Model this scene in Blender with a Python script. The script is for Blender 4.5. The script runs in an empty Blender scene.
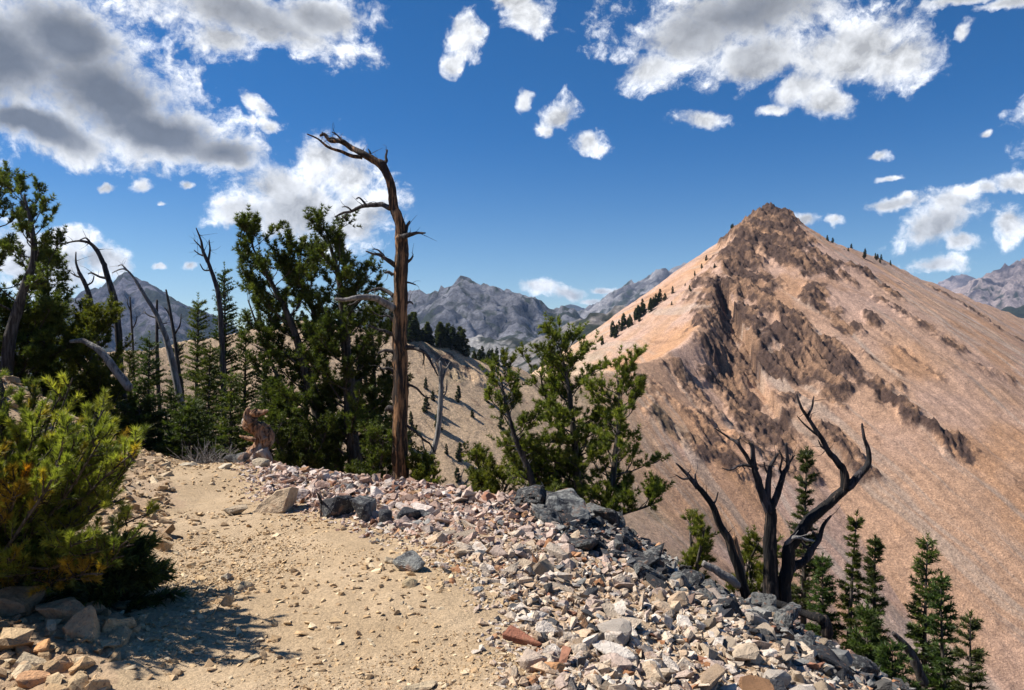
import bpy, bmesh, math, random
import numpy as np
from mathutils import Vector, Matrix, Euler

# ------------------------------------------------------------------ camera, world, sun, exposure
F = 740.0; HY = 345.0; CX = 512.0; EYE = 1.6
SUN_AZ = math.radians(-81.0)      # from +Y towards -X
SUN_EL = math.radians(51.0)
EXPOSURE = 0.80
SKY_STRENGTH = 0.058
SUN_STRENGTH = 4.9

C = bpy.context.scene.collection
sc = bpy.context.scene
cam_d = bpy.data.cameras.new('camera'); cam = bpy.data.objects.new('camera', cam_d); C.objects.link(cam)
cam.location = (0, 0, EYE); cam.rotation_euler = (math.radians(90), 0, 0)
cam_d.sensor_width = 36; cam_d.lens = F / 1024 * 36; cam_d.clip_start = 0.05; cam_d.clip_end = 60000
sc.camera = cam
sc.view_settings.view_transform = 'Standard'; sc.view_settings.look = 'None'
sc.view_settings.gamma = 1.0; sc.view_settings.exposure = EXPOSURE
sc.view_settings.use_curve_mapping = False
sc.cycles.use_denoising = True
sc.cycles.max_bounces = 5; sc.cycles.diffuse_bounces = 2; sc.cycles.glossy_bounces = 1
sc.cycles.transmission_bounces = 2; sc.cycles.volume_bounces = 0; sc.cycles.transparent_max_bounces = 4
sc.cycles.caustics_reflective = False; sc.cycles.caustics_refractive = False

sd = bpy.data.lights.new('sun', 'SUN'); sd.energy = SUN_STRENGTH; sd.angle = math.radians(0.53); sd.color = (1.0, 0.95, 0.87)
sun = bpy.data.objects.new('sun', sd); C.objects.link(sun)
SUN_DIR = Vector((math.sin(SUN_AZ) * math.cos(SUN_EL), math.cos(SUN_AZ) * math.cos(SUN_EL), math.sin(SUN_EL)))
sun.rotation_euler = SUN_DIR.to_track_quat('Z', 'Y').to_euler()

def pdir(px, py):
    return Vector(((px - CX) / F, 1.0, (HY - py) / F))

def nd(nt, typ, **kw):
    n = nt.nodes.new(typ)
    for k, v in kw.items():
        if k.startswith('i_'): n.inputs[k[2:].replace('_', ' ')].default_value = v
        else: setattr(n, k, v)
    return n
def math_n(nt, op, a, b=None, c=None, clamp=False):
    n = nt.nodes.new('ShaderNodeMath'); n.operation = op; n.use_clamp = clamp
    for i, v in enumerate((a, b, c)):
        if v is None: continue
        if isinstance(v, (int, float)): n.inputs[i].default_value = v
        else: nt.links.new(v, n.inputs[i])
    return n.outputs[0]
def maprange(nt, v, a, b, c=0.0, d=1.0, smooth=True):
    n = nt.nodes.new('ShaderNodeMapRange'); n.interpolation_type = 'SMOOTHSTEP' if smooth else 'LINEAR'
    nt.links.new(v, n.inputs[0])
    for i, x in zip((1, 2, 3, 4), (a, b, c, d)): n.inputs[i].default_value = x
    return n.outputs[0]
def mixc(nt, f, a, b, mode='MIX'):
    n = nt.nodes.new('ShaderNodeMix'); n.data_type = 'RGBA'; n.blend_type = mode
    for sock, v in ((n.inputs[0], f), (n.inputs[6], a), (n.inputs[7], b)):
        if isinstance(v, (int, float)): sock.default_value = v
        elif isinstance(v, tuple): sock.default_value = v if len(v) == 4 else v + (1,)
        else: nt.links.new(v, sock)
    return n.outputs[2]

# clouds: (px, py, rx, ry, tilt deg, grey)
CLOUDS = [
 (-10,55,150,92,0,1.0),(60,30,110,60,12,1.0),(110,92,112,64,16,1.0),(165,128,92,42,10,1.0),(30,125,110,32,4,1.0),(222,152,56,24,8,.8),
 (240,8,130,34,8,.55),(320,10,60,26,0,.5),(225,40,42,22,0,.2),(268,32,30,20,0,.2),
 (300,210,78,40,0,.2),(318,165,40,30,0,.0),(358,216,46,40,0,.1),(238,214,36,20,0,0),(275,188,40,30,0,.0),(348,180,36,30,0,0),
 (45,265,62,40,0,.1),(108,258,32,18,0,0),(70,235,30,16,0,0),(132,282,12,8,0,0),
 (108,180,14,6,0,0),(142,182,11,9,0,0),(190,181,11,8,0,0),(163,202,6,4,0,0),(160,262,11,6,0,0),(192,266,9,5,0,0),(255,105,20,10,30,0),(268,128,12,8,0,0),
 (465,38,24,26,-40,0),(452,64,16,14,-30,0),(480,40,16,10,0,0),(532,22,28,22,20,0),(520,4,24,14,0,0),(518,97,10,14,20,0),(555,112,26,16,-20,0),(588,143,22,18,0,.0),(543,127,10,8,0,0),
 (707,121,34,13,2,.12),(740,14,140,44,0,.75),(655,68,42,24,-10,.2),(690,35,80,40,0,.5),(850,52,90,40,0,.2),(900,62,58,32,0,.1),(800,90,46,24,-10,.1),(830,100,40,18,0,.0),(755,60,60,34,0,.3),(775,110,26,10,0,0),
 (965,2,50,8,0,.3),(1010,4,30,8,0,.3),(965,35,11,13,30,0),(880,153,14,7,0,0),(892,176,13,4,0,0),(986,137,8,6,0,0),
 (893,207,32,10,-3,.25),(938,228,46,22,-18,.3),(953,205,24,18,0,.1),(985,190,12,7,0,.1),(1015,182,20,9,-10,.1),(1014,222,20,18,-30,.1),(940,262,30,13,0,.3),(965,240,22,10,0,.2),
 (805,221,20,8,0,.1),(837,220,13,6,0,.1),(540,288,28,10,0,.1),(570,294,26,9,0,.1),(605,287,16,5,0,.1),(622,289,22,6,-10,.1),(595,300,20,6,0,.1),
 (1120,120,90,40,0,.3),(1200,240,70,26,0,.3),(-120,180,90,50,0,.5),(-200,60,140,70,0,.8)]

def make_world():
    w = bpy.data.worlds.new('World'); sc.world = w; w.use_nodes = True
    w.cycles.sampling_method = 'MANUAL'; w.cycles.sample_map_resolution = 512
    nt = w.node_tree; nt.nodes.clear(); L = nt.links.new
    out = nd(nt, 'ShaderNodeOutputWorld'); bg = nd(nt, 'ShaderNodeBackground'); bg.inputs[1].default_value = SKY_STRENGTH
    sky = nd(nt, 'ShaderNodeTexSky', sky_type='NISHITA'); sky.sun_disc = False
    sky.sun_elevation = SUN_EL; sky.sun_rotation = SUN_AZ
    sky.altitude = 2700; sky.air_density = 1.0; sky.dust_density = 0.15; sky.ozone_density = 2.2
    hs = nd(nt, 'ShaderNodeHueSaturation'); hs.inputs['Saturation'].default_value = 1.18; hs.inputs['Value'].default_value = 0.95
    tc = nd(nt, 'ShaderNodeTexCoord'); sz = nd(nt, 'ShaderNodeSeparateXYZ'); L(tc.outputs['Generated'], sz.inputs[0])
    tint = mixc(nt, maprange(nt, sz.outputs[2], -.02, .30), (1.25, 1.24, 1.12), (.70, .94, 1.16))
    L(mixc(nt, 1.0, sky.outputs[0], tint, 'MULTIPLY'), hs.inputs['Color'])
    # ragged edge: warp the direction by noise
    n1 = nd(nt, 'ShaderNodeTexNoise'); n1.inputs['Scale'].default_value = 7; n1.inputs['Detail'].default_value = 6; n1.inputs['Roughness'].default_value = .6
    L(tc.outputs['Generated'], n1.inputs['Vector'])
    sub = nd(nt, 'ShaderNodeVectorMath', operation='SUBTRACT'); L(n1.outputs['Color'], sub.inputs[0]); sub.inputs[1].default_value = (.5, .5, .5)
    scl = nd(nt, 'ShaderNodeVectorMath', operation='SCALE'); L(sub.outputs[0], scl.inputs[0]); scl.inputs['Scale'].default_value = .06
    add = nd(nt, 'ShaderNodeVectorMath', operation='ADD'); L(tc.outputs['Generated'], add.inputs[0]); L(scl.outputs[0], add.inputs[1])
    field = None; grey = None
    for (px, py, rx, ry, tilt, g) in CLOUDS:
        d = pdir(px, py); k = d.length; c = d / k; az = math.atan2(c.x, c.y)
        m = nd(nt, 'ShaderNodeMapping', vector_type='TEXTURE')
        m.inputs['Location'].default_value = c
        m.inputs['Rotation'].default_value = (0, math.radians(tilt), -az)
        s = 1.0 / (F * k)
        m.inputs['Scale'].default_value = (rx * s, max(rx, ry) * s * 2, ry * s)
        L(add.outputs[0], m.inputs['Vector'])
        ln = nd(nt, 'ShaderNodeVectorMath', operation='LENGTH'); L(m.outputs[0], ln.inputs[0])
        f = math_n(nt, 'SUBTRACT', 1.35, ln.outputs['Value'])
        field = f if field is None else math_n(nt, 'SMOOTH_MAX', field, f, .12)
        if g >= .12:
            gg = math_n(nt, 'MULTIPLY', math_n(nt, 'MULTIPLY_ADD', ln.outputs['Value'], -1.0, 1.25), g * 1.35)
            grey = gg if grey is None else math_n(nt, 'SMOOTH_MAX', grey, gg, .35)
    def fbm(vec, scale, det, rough, zs=1.15):
        mp = nd(nt, 'ShaderNodeMapping'); mp.inputs['Scale'].default_value = (1, 1, zs); L(vec, mp.inputs['Vector'])
        n = nd(nt, 'ShaderNodeTexNoise'); n.inputs['Scale'].default_value = scale; n.inputs['Detail'].default_value = det; n.inputs['Roughness'].default_value = rough
        L(mp.outputs[0], n.inputs['Vector']); return n.outputs[0]
    na = fbm(add.outputs[0], 17, 11, .62)
    off = nd(nt, 'ShaderNodeVectorMath', operation='ADD'); L(add.outputs[0], off.inputs[0])
    sd_ = SUN_DIR; off.inputs[1].default_value = (sd_.x * .014, sd_.y * .014, .014)
    nb = fbm(off.outputs[0], 17, 5, .58)
    amp_ = maprange(nt, field, .35, 1.15, 3.1, .7)
    dens = math_n(nt, 'MULTIPLY_ADD', math_n(nt, 'SUBTRACT', na, .5), amp_, math_n(nt, 'SUBTRACT', field, .42))
    nf = fbm(add.outputs[0], 62, 6, .7)
    dens = math_n(nt, 'MULTIPLY_ADD', math_n(nt, 'SUBTRACT', nf, .5), .9, dens)
    alpha = maprange(nt, dens, -.1, .62)
    core = maprange(nt, math_n(nt, 'MULTIPLY_ADD', math_n(nt, 'SUBTRACT', na, .5), .7, field), .48, 1.12)
    nl_ = fbm(tc.outputs['Generated'], 6, 5, .55)
    gm = maprange(nt, math_n(nt, 'MULTIPLY', math_n(nt, 'ADD', grey, math_n(nt, 'MULTIPLY', math_n(nt, 'MULTIPLY_ADD', na, .5, math_n(nt, 'SUBTRACT', nl_, .75)), 1.1)), core), .05, 1.35, smooth=False)
    relief = math_n(nt, 'MULTIPLY', math_n(nt, 'SUBTRACT', na, nb), math_n(nt, 'MULTIPLY_ADD', gm, -1.45, 1.9))
    white = (13.0, 13.2, 13.5); 
    base = mixc(nt, gm, white, (2.9, 3.25, 3.9))
    # soft self shading of the puffs
    shade = math_n(nt, 'ADD', math_n(nt, 'ADD', relief, .93), math_n(nt, 'MULTIPLY', core, -.30))
    shade = math_n(nt, 'MAXIMUM', math_n(nt, 'MINIMUM', shade, 1.12), .4)
    comb = nd(nt, 'ShaderNodeVectorMath', operation='SCALE'); L(base, comb.inputs[0]); L(shade, comb.inputs['Scale'])
    col = mixc(nt, math_n(nt, 'MULTIPLY', alpha, .97), hs.outputs[0], comb.outputs[0])
    L(col, bg.inputs[0]); L(bg.outputs[0], out.inputs[0])
make_world()

# ------------------------------------------------------------------ helpers
def tag(o, label=None, cat=None, group=None, kind=None):
    if label: o['label'] = label
    if cat: o['category'] = cat
    if group: o['group'] = group
    if kind: o['kind'] = kind
    return o
def P(px, py, Y):
    return Vector(((px - CX) / F * Y, Y, EYE + (HY - py) / F * Y))
def smooth(a, b, x):
    t = np.clip((x - a) / (b - a), 0, 1); return t * t * (3 - 2 * t)

def _hash(ix, iy, iz, seed):
    h = (ix * 374761393 + iy * 668265263 + iz * 2147483647 + seed * 1274126177) & 0xFFFFFFFF
    h = ((h ^ (h >> 13)) * 1274126177) & 0xFFFFFFFF
    h = ((h ^ (h >> 16)) * 2246822519) & 0xFFFFFFFF
    return ((h ^ (h >> 15)) & 0xFFFFFF) / float(0xFFFFFF)
def noise2(x, y, seed=0):
    x = np.asarray(x, float); y = np.asarray(y, float)
    xi = np.floor(x).astype(np.int64); yi = np.floor(y).astype(np.int64)
    fx = x - xi; fy = y - yi
    ux = fx * fx * fx * (fx * (fx * 6 - 15) + 10); uy = fy * fy * fy * (fy * (fy * 6 - 15) + 10)
    z = np.zeros_like(xi)
    a = _hash(xi, yi, z, seed); b = _hash(xi + 1, yi, z, seed); c = _hash(xi, yi + 1, z, seed); d = _hash(xi + 1, yi + 1, z, seed)
    return (a * (1 - ux) + b * ux) * (1 - uy) + (c * (1 - ux) + d * ux) * uy
def fbm2(x, y, oct=5, seed=0, gain=.5, ridged=False):
    s = 0; amp = 1; tot = 0
    for i in range(oct):
        n = noise2(x * 2 ** i + 17.3 * i, y * 2 ** i - 9.1 * i, seed + i)
        if ridged: n = 1 - abs(2 * n - 1)
        s = s + amp * n; tot += amp; amp *= gain
    return s / tot          # 0..1

def build_mesh(name, V, Fs, mat, parent=None, col=None, shade=False, link=True):
    """V (n,3); Fs list of (m,k) index arrays; col (n,3) per-vertex colour."""
    me = bpy.data.meshes.new(name); V = np.asarray(V, np.float32)
    me.vertices.add(len(V)); me.vertices.foreach_set('co', V.ravel())
    Fs = [np.asarray(f, np.int32) for f in Fs if len(f)]
    nl = sum(f.size for f in Fs); npoly = sum(len(f) for f in Fs)
    me.loops.add(nl); me.polygons.add(npoly)
    me.loops.foreach_set('vertex_index', np.concatenate([f.ravel() for f in Fs]))
    tot = np.concatenate([np.full(len(f), f.shape[1], np.int32) for f in Fs])
    st = np.concatenate([[0], np.cumsum(tot)[:-1]]).astype(np.int32)
    me.polygons.foreach_set('loop_start', st)
    if shade: me.polygons.foreach_set('use_smooth', np.ones(npoly, bool))
    else: me.polygons.foreach_set('use_smooth', np.zeros(npoly, bool))
    if col is not None:
        at = me.color_attributes.new('Col', 'FLOAT_COLOR', 'POINT')
        c4 = np.ones((len(V), 4), np.float32); c4[:, :3] = col
        at.data.foreach_set('color', c4.ravel())
    me.update(calc_edges=True); me.materials.append(mat)
    o = bpy.data.objects.new(name, me)
    if link: C.objects.link(o)
    if parent: o.parent = parent
    return o

class MB:
    def __init__(s): s.V = []; s.Fq = []; s.Ft = []; s.c = []; s.n = 0
    def add(s, V, quads=None, tris=None, col=(1, 1, 1)):
        V = np.asarray(V, float)
        if quads is not None and len(quads): s.Fq.append(np.asarray(quads) + s.n)
        if tris is not None and len(tris): s.Ft.append(np.asarray(tris) + s.n)
        s.V.append(V); col = np.asarray(col, float)
        s.c.append(np.broadcast_to(col, (len(V), 3)) if col.ndim == 1 else col); s.n += len(V)
    def build(s, name, mat, parent=None, shade=False, link=True):
        Fs = []
        if s.Fq: Fs.append(np.concatenate(s.Fq))
        if s.Ft: Fs.append(np.concatenate(s.Ft))
        return build_mesh(name, np.concatenate(s.V), Fs, mat, parent, np.concatenate(s.c), shade, link)

def catmull(pts, rad, sub):
    pts = [np.array(p, float) for p in pts]; n = len(pts)
    if n < 3 or sub < 2:
        return np.array(pts), np.array(rad, float)
    out = []; ro = []
    for i in range(n - 1):
        p0 = pts[max(i - 1, 0)]; p1 = pts[i]; p2 = pts[i + 1]; p3 = pts[min(i + 2, n - 1)]
        for k in range(sub):
            t = k / sub
            out.append(.5 * ((2 * p1) + (-p0 + p2) * t + (2 * p0 - 5 * p1 + 4 * p2 - p3) * t * t + (-p0 + 3 * p1 - 3 * p2 + p3) * t ** 3))
            ro.append(rad[i] * (1 - t) + rad[i + 1] * t)
    out.append(pts[-1]); ro.append(rad[-1])
    return np.array(out), np.array(ro)

def tube(mb, pts, rad, seg=8, sub=4, rough=0.0, wob=0.0, rng=None, col=(1, 1, 1), flute=0.0, twist=0.0):
    P_, R_ = catmull(pts, rad, sub); n = len(P_)
    rng = rng or np.random.default_rng(1)
    if wob > 0 and n > 4:
        w = rng.normal(0, 1, (n, 3)); w[0] = 0
        for _ in range(2): w[1:-1] = (w[:-2] + w[1:-1] + w[2:]) / 3
        P_ = P_ + w * wob * R_[:, None]
    T = np.gradient(P_, axis=0); T /= np.linalg.norm(T, axis=1)[:, None] + 1e-9
    N = np.zeros_like(T); a = np.array([1., 0, 0]) if abs(T[0][0]) < .8 else np.array([0, 1., 0])
    v = a - T[0] * a.dot(T[0]); N[0] = v / np.linalg.norm(v)
    for i in range(1, n):
        v = N[i - 1] - T[i] * N[i - 1].dot(T[i]); N[i] = v / (np.linalg.norm(v) + 1e-9)
    B = np.cross(T, N); th = np.linspace(0, 2 * np.pi, seg, endpoint=False)
    rr = R_[:, None] * np.ones((n, seg))
    if rough > 0:
        q = rng.normal(0, 1, (n, seg)); q = (q + np.roll(q, 1, 1) * .6 + np.vstack([q[:1], q[:-1]]) * .8) / 1.4
        rr = rr * (1 + rough * q)
    if flute > 0:
        ph = rng.uniform(0, 6, 3); s = np.cumsum(np.r_[0, np.linalg.norm(np.diff(P_, axis=0), axis=1)])[:, None]
        rr = rr * (1 + flute * (np.sin(3 * th + ph[0] + twist * s) + .7 * np.sin(5 * th + ph[1] + twist * s * 1.1) + .4 * np.sin(9 * th + ph[2] + twist * s)))
    V = P_[:, None, :] + rr[:, :, None] * (np.cos(th)[None, :, None] * N[:, None, :] + np.sin(th)[None, :, None] * B[:, None, :])
    V = V.reshape(-1, 3); i, j = np.meshgrid(np.arange(n - 1), np.arange(seg), indexing='ij')
    j2 = (j + 1) % seg
    q = np.stack([i * seg + j, i * seg + j2, (i + 1) * seg + j2, (i + 1) * seg + j], -1).reshape(-1, 4)
    V = np.vstack([V, P_[:1], P_[-1:] + T[-1:] * R_[-1]])
    k = n * seg; jj = np.arange(seg)
    t = np.vstack([np.stack([(jj + 1) % seg, jj, np.full(seg, k)], -1), np.stack([(n - 1) * seg + jj, (n - 1) * seg + (jj + 1) % seg, np.full(seg, k + 1)], -1)])
    mb.add(V, q, t, col)

# ------------------------------------------------------------------ materials
def new_mat(name):
    m = bpy.data.materials.new(name); m.use_nodes = True; nt = m.node_tree
    b = nt.nodes['Principled BSDF']; b.inputs['Roughness'].default_value = .85
    b.inputs['Specular IOR Level'].default_value = .25
    return m, nt, b
def noise_n(nt, scale, det=5, rough=.6, stretch=None, coord='Object'):
    tc = nd(nt, 'ShaderNodeTexCoord'); v = tc.outputs[coord]
    if stretch:
        mp = nd(nt, 'ShaderNodeMapping'); mp.inputs['Scale'].default_value = stretch; nt.links.new(v, mp.inputs['Vector']); v = mp.outputs[0]
    n = nd(nt, 'ShaderNodeTexNoise'); n.inputs['Scale'].default_value = scale; n.inputs['Detail'].default_value = det; n.inputs['Roughness'].default_value = rough
    nt.links.new(v, n.inputs['Vector']); return n.outputs[0]
def bump(nt, b, h, dist, strength=1.0):
    n = nd(nt, 'ShaderNodeBump'); n.inputs['Distance'].default_value = dist; n.inputs['Strength'].default_value = strength
    nt.links.new(h, n.inputs['Height']); nt.links.new(n.outputs[0], b.inputs['Normal'])
def attr(nt):
    a = nd(nt, 'ShaderNodeVertexColor', layer_name='Col'); return a.outputs[0]

def mat_attr(name, scale, lo, hi, bscale=None, bdist=.02, rough=.9, det=6):
    m, nt, b = new_mat(name); b.inputs['Roughness'].default_value = rough
    n = noise_n(nt, scale, det)
    g = maprange(nt, n, .3, .7, lo, hi, smooth=False)
    sc_ = nd(nt, 'ShaderNodeVectorMath', operation='SCALE'); nt.links.new(attr(nt), sc_.inputs[0]); nt.links.new(g, sc_.inputs['Scale'])
    nt.links.new(sc_.outputs[0], b.inputs['Base Color'])
    if bscale: bump(nt, b, noise_n(nt, bscale, 8, .65), bdist)
    return m
M = {}
M['rock'] = None
def mat_rock():
    m, nt, b = new_mat('weathered rock'); b.inputs['Roughness'].default_value = .8
    n = noise_n(nt, 22, 6, .65); sp = noise_n(nt, 70, 3, .6)
    g = maprange(nt, n, .3, .7, .72, 1.22, smooth=False)
    s = nd(nt, 'ShaderNodeVectorMath', operation='SCALE'); nt.links.new(attr(nt), s.inputs[0]); nt.links.new(g, s.inputs['Scale'])
    st = maprange(nt, noise_n(nt, 9, 4, .7), .56, .68)
    c = mixc(nt, math_n(nt, 'MULTIPLY', st, .55), s.outputs[0], (.30, .17, .09))   # rusty stains
    c = mixc(nt, math_n(nt, 'MULTIPLY', maprange(nt, sp, .60, .66), .5), c, (.05, .048, .045))
    nt.links.new(c, b.inputs['Base Color'])
    bump(nt, b, math_n(nt, 'ADD', n, math_n(nt, 'MULTIPLY', sp, .4)), .02)
    return m
M['rock'] = mat_rock()
def mat_lichen():
    m, nt, b = new_mat('dark lichened rock'); b.inputs['Roughness'].default_value = .75
    n = noise_n(nt, 14, 7, .7); v = noise_n(nt, 38, 5, .7)
    oi = nd(nt, 'ShaderNodeObjectInfo'); th = maprange(nt, oi.outputs['Random'], 0, 1, -.10, .10, smooth=False); n = math_n(nt, 'ADD', noise_n(nt, 6, 6, .68), th)
    c = mixc(nt, maprange(nt, n, .46, .62), (.038, .038, .042), (.22, .22, .205))
    c = mixc(nt, math_n(nt, 'MULTIPLY', maprange(nt, v, .57, .66), .65), c, (.42, .42, .36))
    c = mixc(nt, math_n(nt, 'MULTIPLY', maprange(nt, noise_n(nt, 5, 3), .58, .66), .7), c, (.24, .12, .07))
    nt.links.new(c, b.inputs['Base Color'])
    bump(nt, b, math_n(nt, 'ADD', n, v), .02)
    return m
M['lichen'] = mat_lichen()
M['stone'] = mat_attr('loose stone', 40, .75, 1.2, 60, .006)
def mat_ground(name, c1, c2, c3):
    m, nt, b = new_mat(name)
    n = noise_n(nt, 1.1, 6, .6); f = noise_n(nt, 45, 4, .7); f2 = noise_n(nt, 160, 3, .7)
    c = mixc(nt, maprange(nt, n, .35, .68), c1, c2)
    c = mixc(nt, math_n(nt, 'MULTIPLY', maprange(nt, f, .5, .7), .6), c, c3)
    tc = nd(nt, 'ShaderNodeTexCoord'); vo = nd(nt, 'ShaderNodeTexVoronoi'); vo.inputs['Scale'].default_value = 75; nt.links.new(tc.outputs['Object'], vo.inputs['Vector'])
    hs = nd(nt, 'ShaderNodeSeparateColor'); nt.links.new(vo.outputs['Color'], hs.inputs[0])
    g = maprange(nt, hs.outputs[0], 0, 1, .80, 1.16, smooth=False)
    s = nd(nt, 'ShaderNodeVectorMath', operation='SCALE'); nt.links.new(c, s.inputs[0]); nt.links.new(g, s.inputs['Scale'])
    nt.links.new(s.outputs[0], b.inputs['Base Color'])
    h = math_n(nt, 'ADD', math_n(nt, 'ADD', f, math_n(nt, 'MULTIPLY', f2, .5)), math_n(nt, 'MULTIPLY', vo.outputs['Distance'], -.12))
    bump(nt, b, h, .014)
    return m
M['trail'] = mat_ground('trail dirt', (.40, .285, .168), (.49, .36, .225), (.30, .21, .125))
M['ground'] = mat_ground('stony ground', (.40, .27, .16), (.46, .33, .21), (.24, .17, .115))

def mat_terrain():
    m, nt, b = new_mat('scree slope'); b.inputs['Roughness'].default_value = .95
    a = attr(nt); n = noise_n(nt, .35, 9, .72); n2 = noise_n(nt, 1.6, 6, .75)
    g = maprange(nt, n, .28, .72, .72, 1.25, smooth=False); g2 = maprange(nt, n2, .32, .68, .55, 1.42, smooth=False)
    s = nd(nt, 'ShaderNodeVectorMath', operation='SCALE'); nt.links.new(a, s.inputs[0]); nt.links.new(math_n(nt, 'MULTIPLY', math_n(nt, 'MULTIPLY', g, g2), maprange(nt, noise_n(nt, 4.5, 3, .8), .34, .66, .72, 1.32, smooth=False)), s.inputs['Scale'])
    nt.links.new(s.outputs[0], b.inputs['Base Color'])
    bump(nt, b, math_n(nt, 'ADD', noise_n(nt, .5, 12, .78), math_n(nt, 'MULTIPLY', n2, .2)), 1.1)
    return m
M['terrain'] = mat_terrain()
def mat_far():
    m, nt, b = new_mat('far mountain rock'); b.inputs['Roughness'].default_value = .95
    a = attr(nt); n = noise_n(nt, .02, 10, .75); n2 = noise_n(nt, .09, 6, .75)
    g = math_n(nt, 'MULTIPLY', maprange(nt, n, .3, .7, .65, 1.3, smooth=False), maprange(nt, n2, .35, .65, .6, 1.4, smooth=False))
    s = nd(nt, 'ShaderNodeVectorMath', operation='SCALE'); nt.links.new(a, s.inputs[0]); nt.links.new(g, s.inputs['Scale'])
    nt.links.new(s.outputs[0], b.inputs['Base Color'])
    bump(nt, b, math_n(nt, 'ADD', n, math_n(nt, 'MULTIPLY', n2, .25)), 30)
    return m
M['far'] = mat_far()
def mat_bark(name, c1, c2, c3, t=.5):
    m, nt, b = new_mat(name); b.inputs['Roughness'].default_value = .8
    n = noise_n(nt, 22, 5, .65, (1, 1, .09)); k = noise_n(nt, 6, 4, .6, (1, 1, .35)); f = noise_n(nt, 60, 4, .6, (1, 1, .12))
    c = mixc(nt, maprange(nt, n, t - .07, t + .09), c1, c2)
    c = mixc(nt, maprange(nt, k, .50, .64), c, c3)
    nt.links.new(c, b.inputs['Base Color'])
    bump(nt, b, math_n(nt, 'ADD', n, math_n(nt, 'MULTIPLY', f, .6)), .035)
    return m
M['snag'] = mat_bark('weathered snag wood', (.03, .02, .014), (.34, .18, .085), (.035, .026, .022), .52)
M['grey_wood'] = mat_bark('silver grey dead wood', (.10, .095, .09), (.30, .28, .26), (.16, .14, .13), .45)
M['dark_wood'] = mat_bark('dark dead wood', (.03, .026, .026), (.10, .09, .085), (.055, .045, .04))
M['burnt'] = mat_bark('charred wood', (.012, .011, .013), (.06, .052, .055), (.022, .02, .02), .5)
M['burnt_trunk'] = mat_bark('charred trunk with bare wood streaks', (.012, .011, .011), (.15, .105, .075), (.014, .013, .013), .59)
M['bark'] = mat_bark('pine bark', (.04, .032, .026), (.13, .11, .09), (.07, .055, .045))
M['stump'] = mat_bark('orange stump wood', (.07, .035, .02), (.34, .19, .11), (.42, .36, .31), .45)
def mat_leaf():
    m, nt, b = new_mat('conifer needles'); b.inputs['Roughness'].default_value = .55; b.inputs['Specular IOR Level'].default_value = .35
    a = attr(nt); nt.links.new(a, b.inputs['Base Color'])
    tr = nd(nt, 'ShaderNodeBsdfTranslucent'); 
    s = nd(nt, 'ShaderNodeVectorMath', operation='MULTIPLY'); nt.links.new(a, s.inputs[0]); s.inputs[1].default_value = (1.5, 1.6, .8)
    nt.links.new(s.outputs[0], tr.inputs[0])
    mx = nd(nt, 'ShaderNodeMixShader'); mx.inputs[0].default_value = .35
    nt.links.new(b.outputs[0], mx.inputs[1]); nt.links.new(tr.outputs[0], mx.inputs[2])
    nt.links.new(mx.outputs[0], nt.nodes['Material Output'].inputs[0])
    return m
M['leaf'] = mat_leaf()

# ------------------------------------------------------------------ terrain functions
def pl(pts):       # pixel polyline -> world
    return np.array([tuple(P(*p)) for p in pts])
def resample(pts, step):
    out = []
    for a, b in zip(pts[:-1], pts[1:]):
        n = max(1, int(np.linalg.norm(b[:2] - a[:2]) / step))
        for k in range(n): out.append(a + (b - a) * k / n)
    out.append(pts[-1]); return np.array(out)
RIDGES = [   # (points, slope)
  (pl([(770,208,450),(757,213,443),(748,226,434),(735,240,422),(720,262,404),(711,290,380),(703,322,350),(686,343,326),(650,356,305),(615,366,290),(565,374,268),(520,369,252),(470,357,238),(430,343,226),(395,330,218),(340,322,212),(290,320,206),(235,326,200),(180,335,190),(120,350,170),(40,372,150),(-60,400,130)]), .72),
  (pl([(770,208,450),(781,212,456),(789,224,464),(802,233,480),(838,244,510),(880,259,545),(915,276,580),(960,294,620),(1024,319,680),(1120,352,740),(1300,400,800)]), .70),
  (np.array([(0,-60,-4.),(-2,-20,-1.2),(-3,4,-.9),(-6,14,-2.6),(-14,30,-6.),(-28,55,-10.),(-46,90,-9.),(-66,130,-6.),(-88,170,-3.5),(-100,205,-2.)]), .66),
  (np.array([(-2,-20,-1.),(-12,0,3.),(-16,12,3.8),(-26,30,1.5),(-60,60,2.),(-120,90,6.)]), .60),
]
def smooth_line(pts, step, n):
    q = resample(pts, step); a, b = q[0].copy(), q[-1].copy()
    for _ in range(n):
        q[1:-1] = (q[:-2] + q[1:-1] * 2 + q[2:]) / 4
    return q
RS = [(smooth_line(p, st, n), s, i) for i, ((p, s), st, n) in enumerate(zip(RIDGES, (1.5, 2.0, 3.0, 4.0), (70, 10, 10, 10)))]
def envelope(x, y, more=False):
    best = np.full(x.shape, -1e9); u = np.zeros(x.shape); who = np.zeros(x.shape, int); rx = np.zeros(x.shape); rz = np.zeros(x.shape)
    for pts, s, i in RS:
        L_ = np.r_[0, np.cumsum(np.linalg.norm(np.diff(pts[:, :2], axis=0), axis=1))]
        for k, (a, b, c) in enumerate(pts):
            h = c - s * np.sqrt((x - a) ** 2 + (y - b) ** 2 + .6)
            m = h > best; best[m] = h[m]; u[m] = (-L_[k] if i == 1 else L_[k] + (1000 * i if i > 1 else 0)); who[m] = i; rx[m] = a; rz[m] = c
    if more: return best, u, who, rx, rz
    return best, u, who
FLOOR = -210.0
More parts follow.
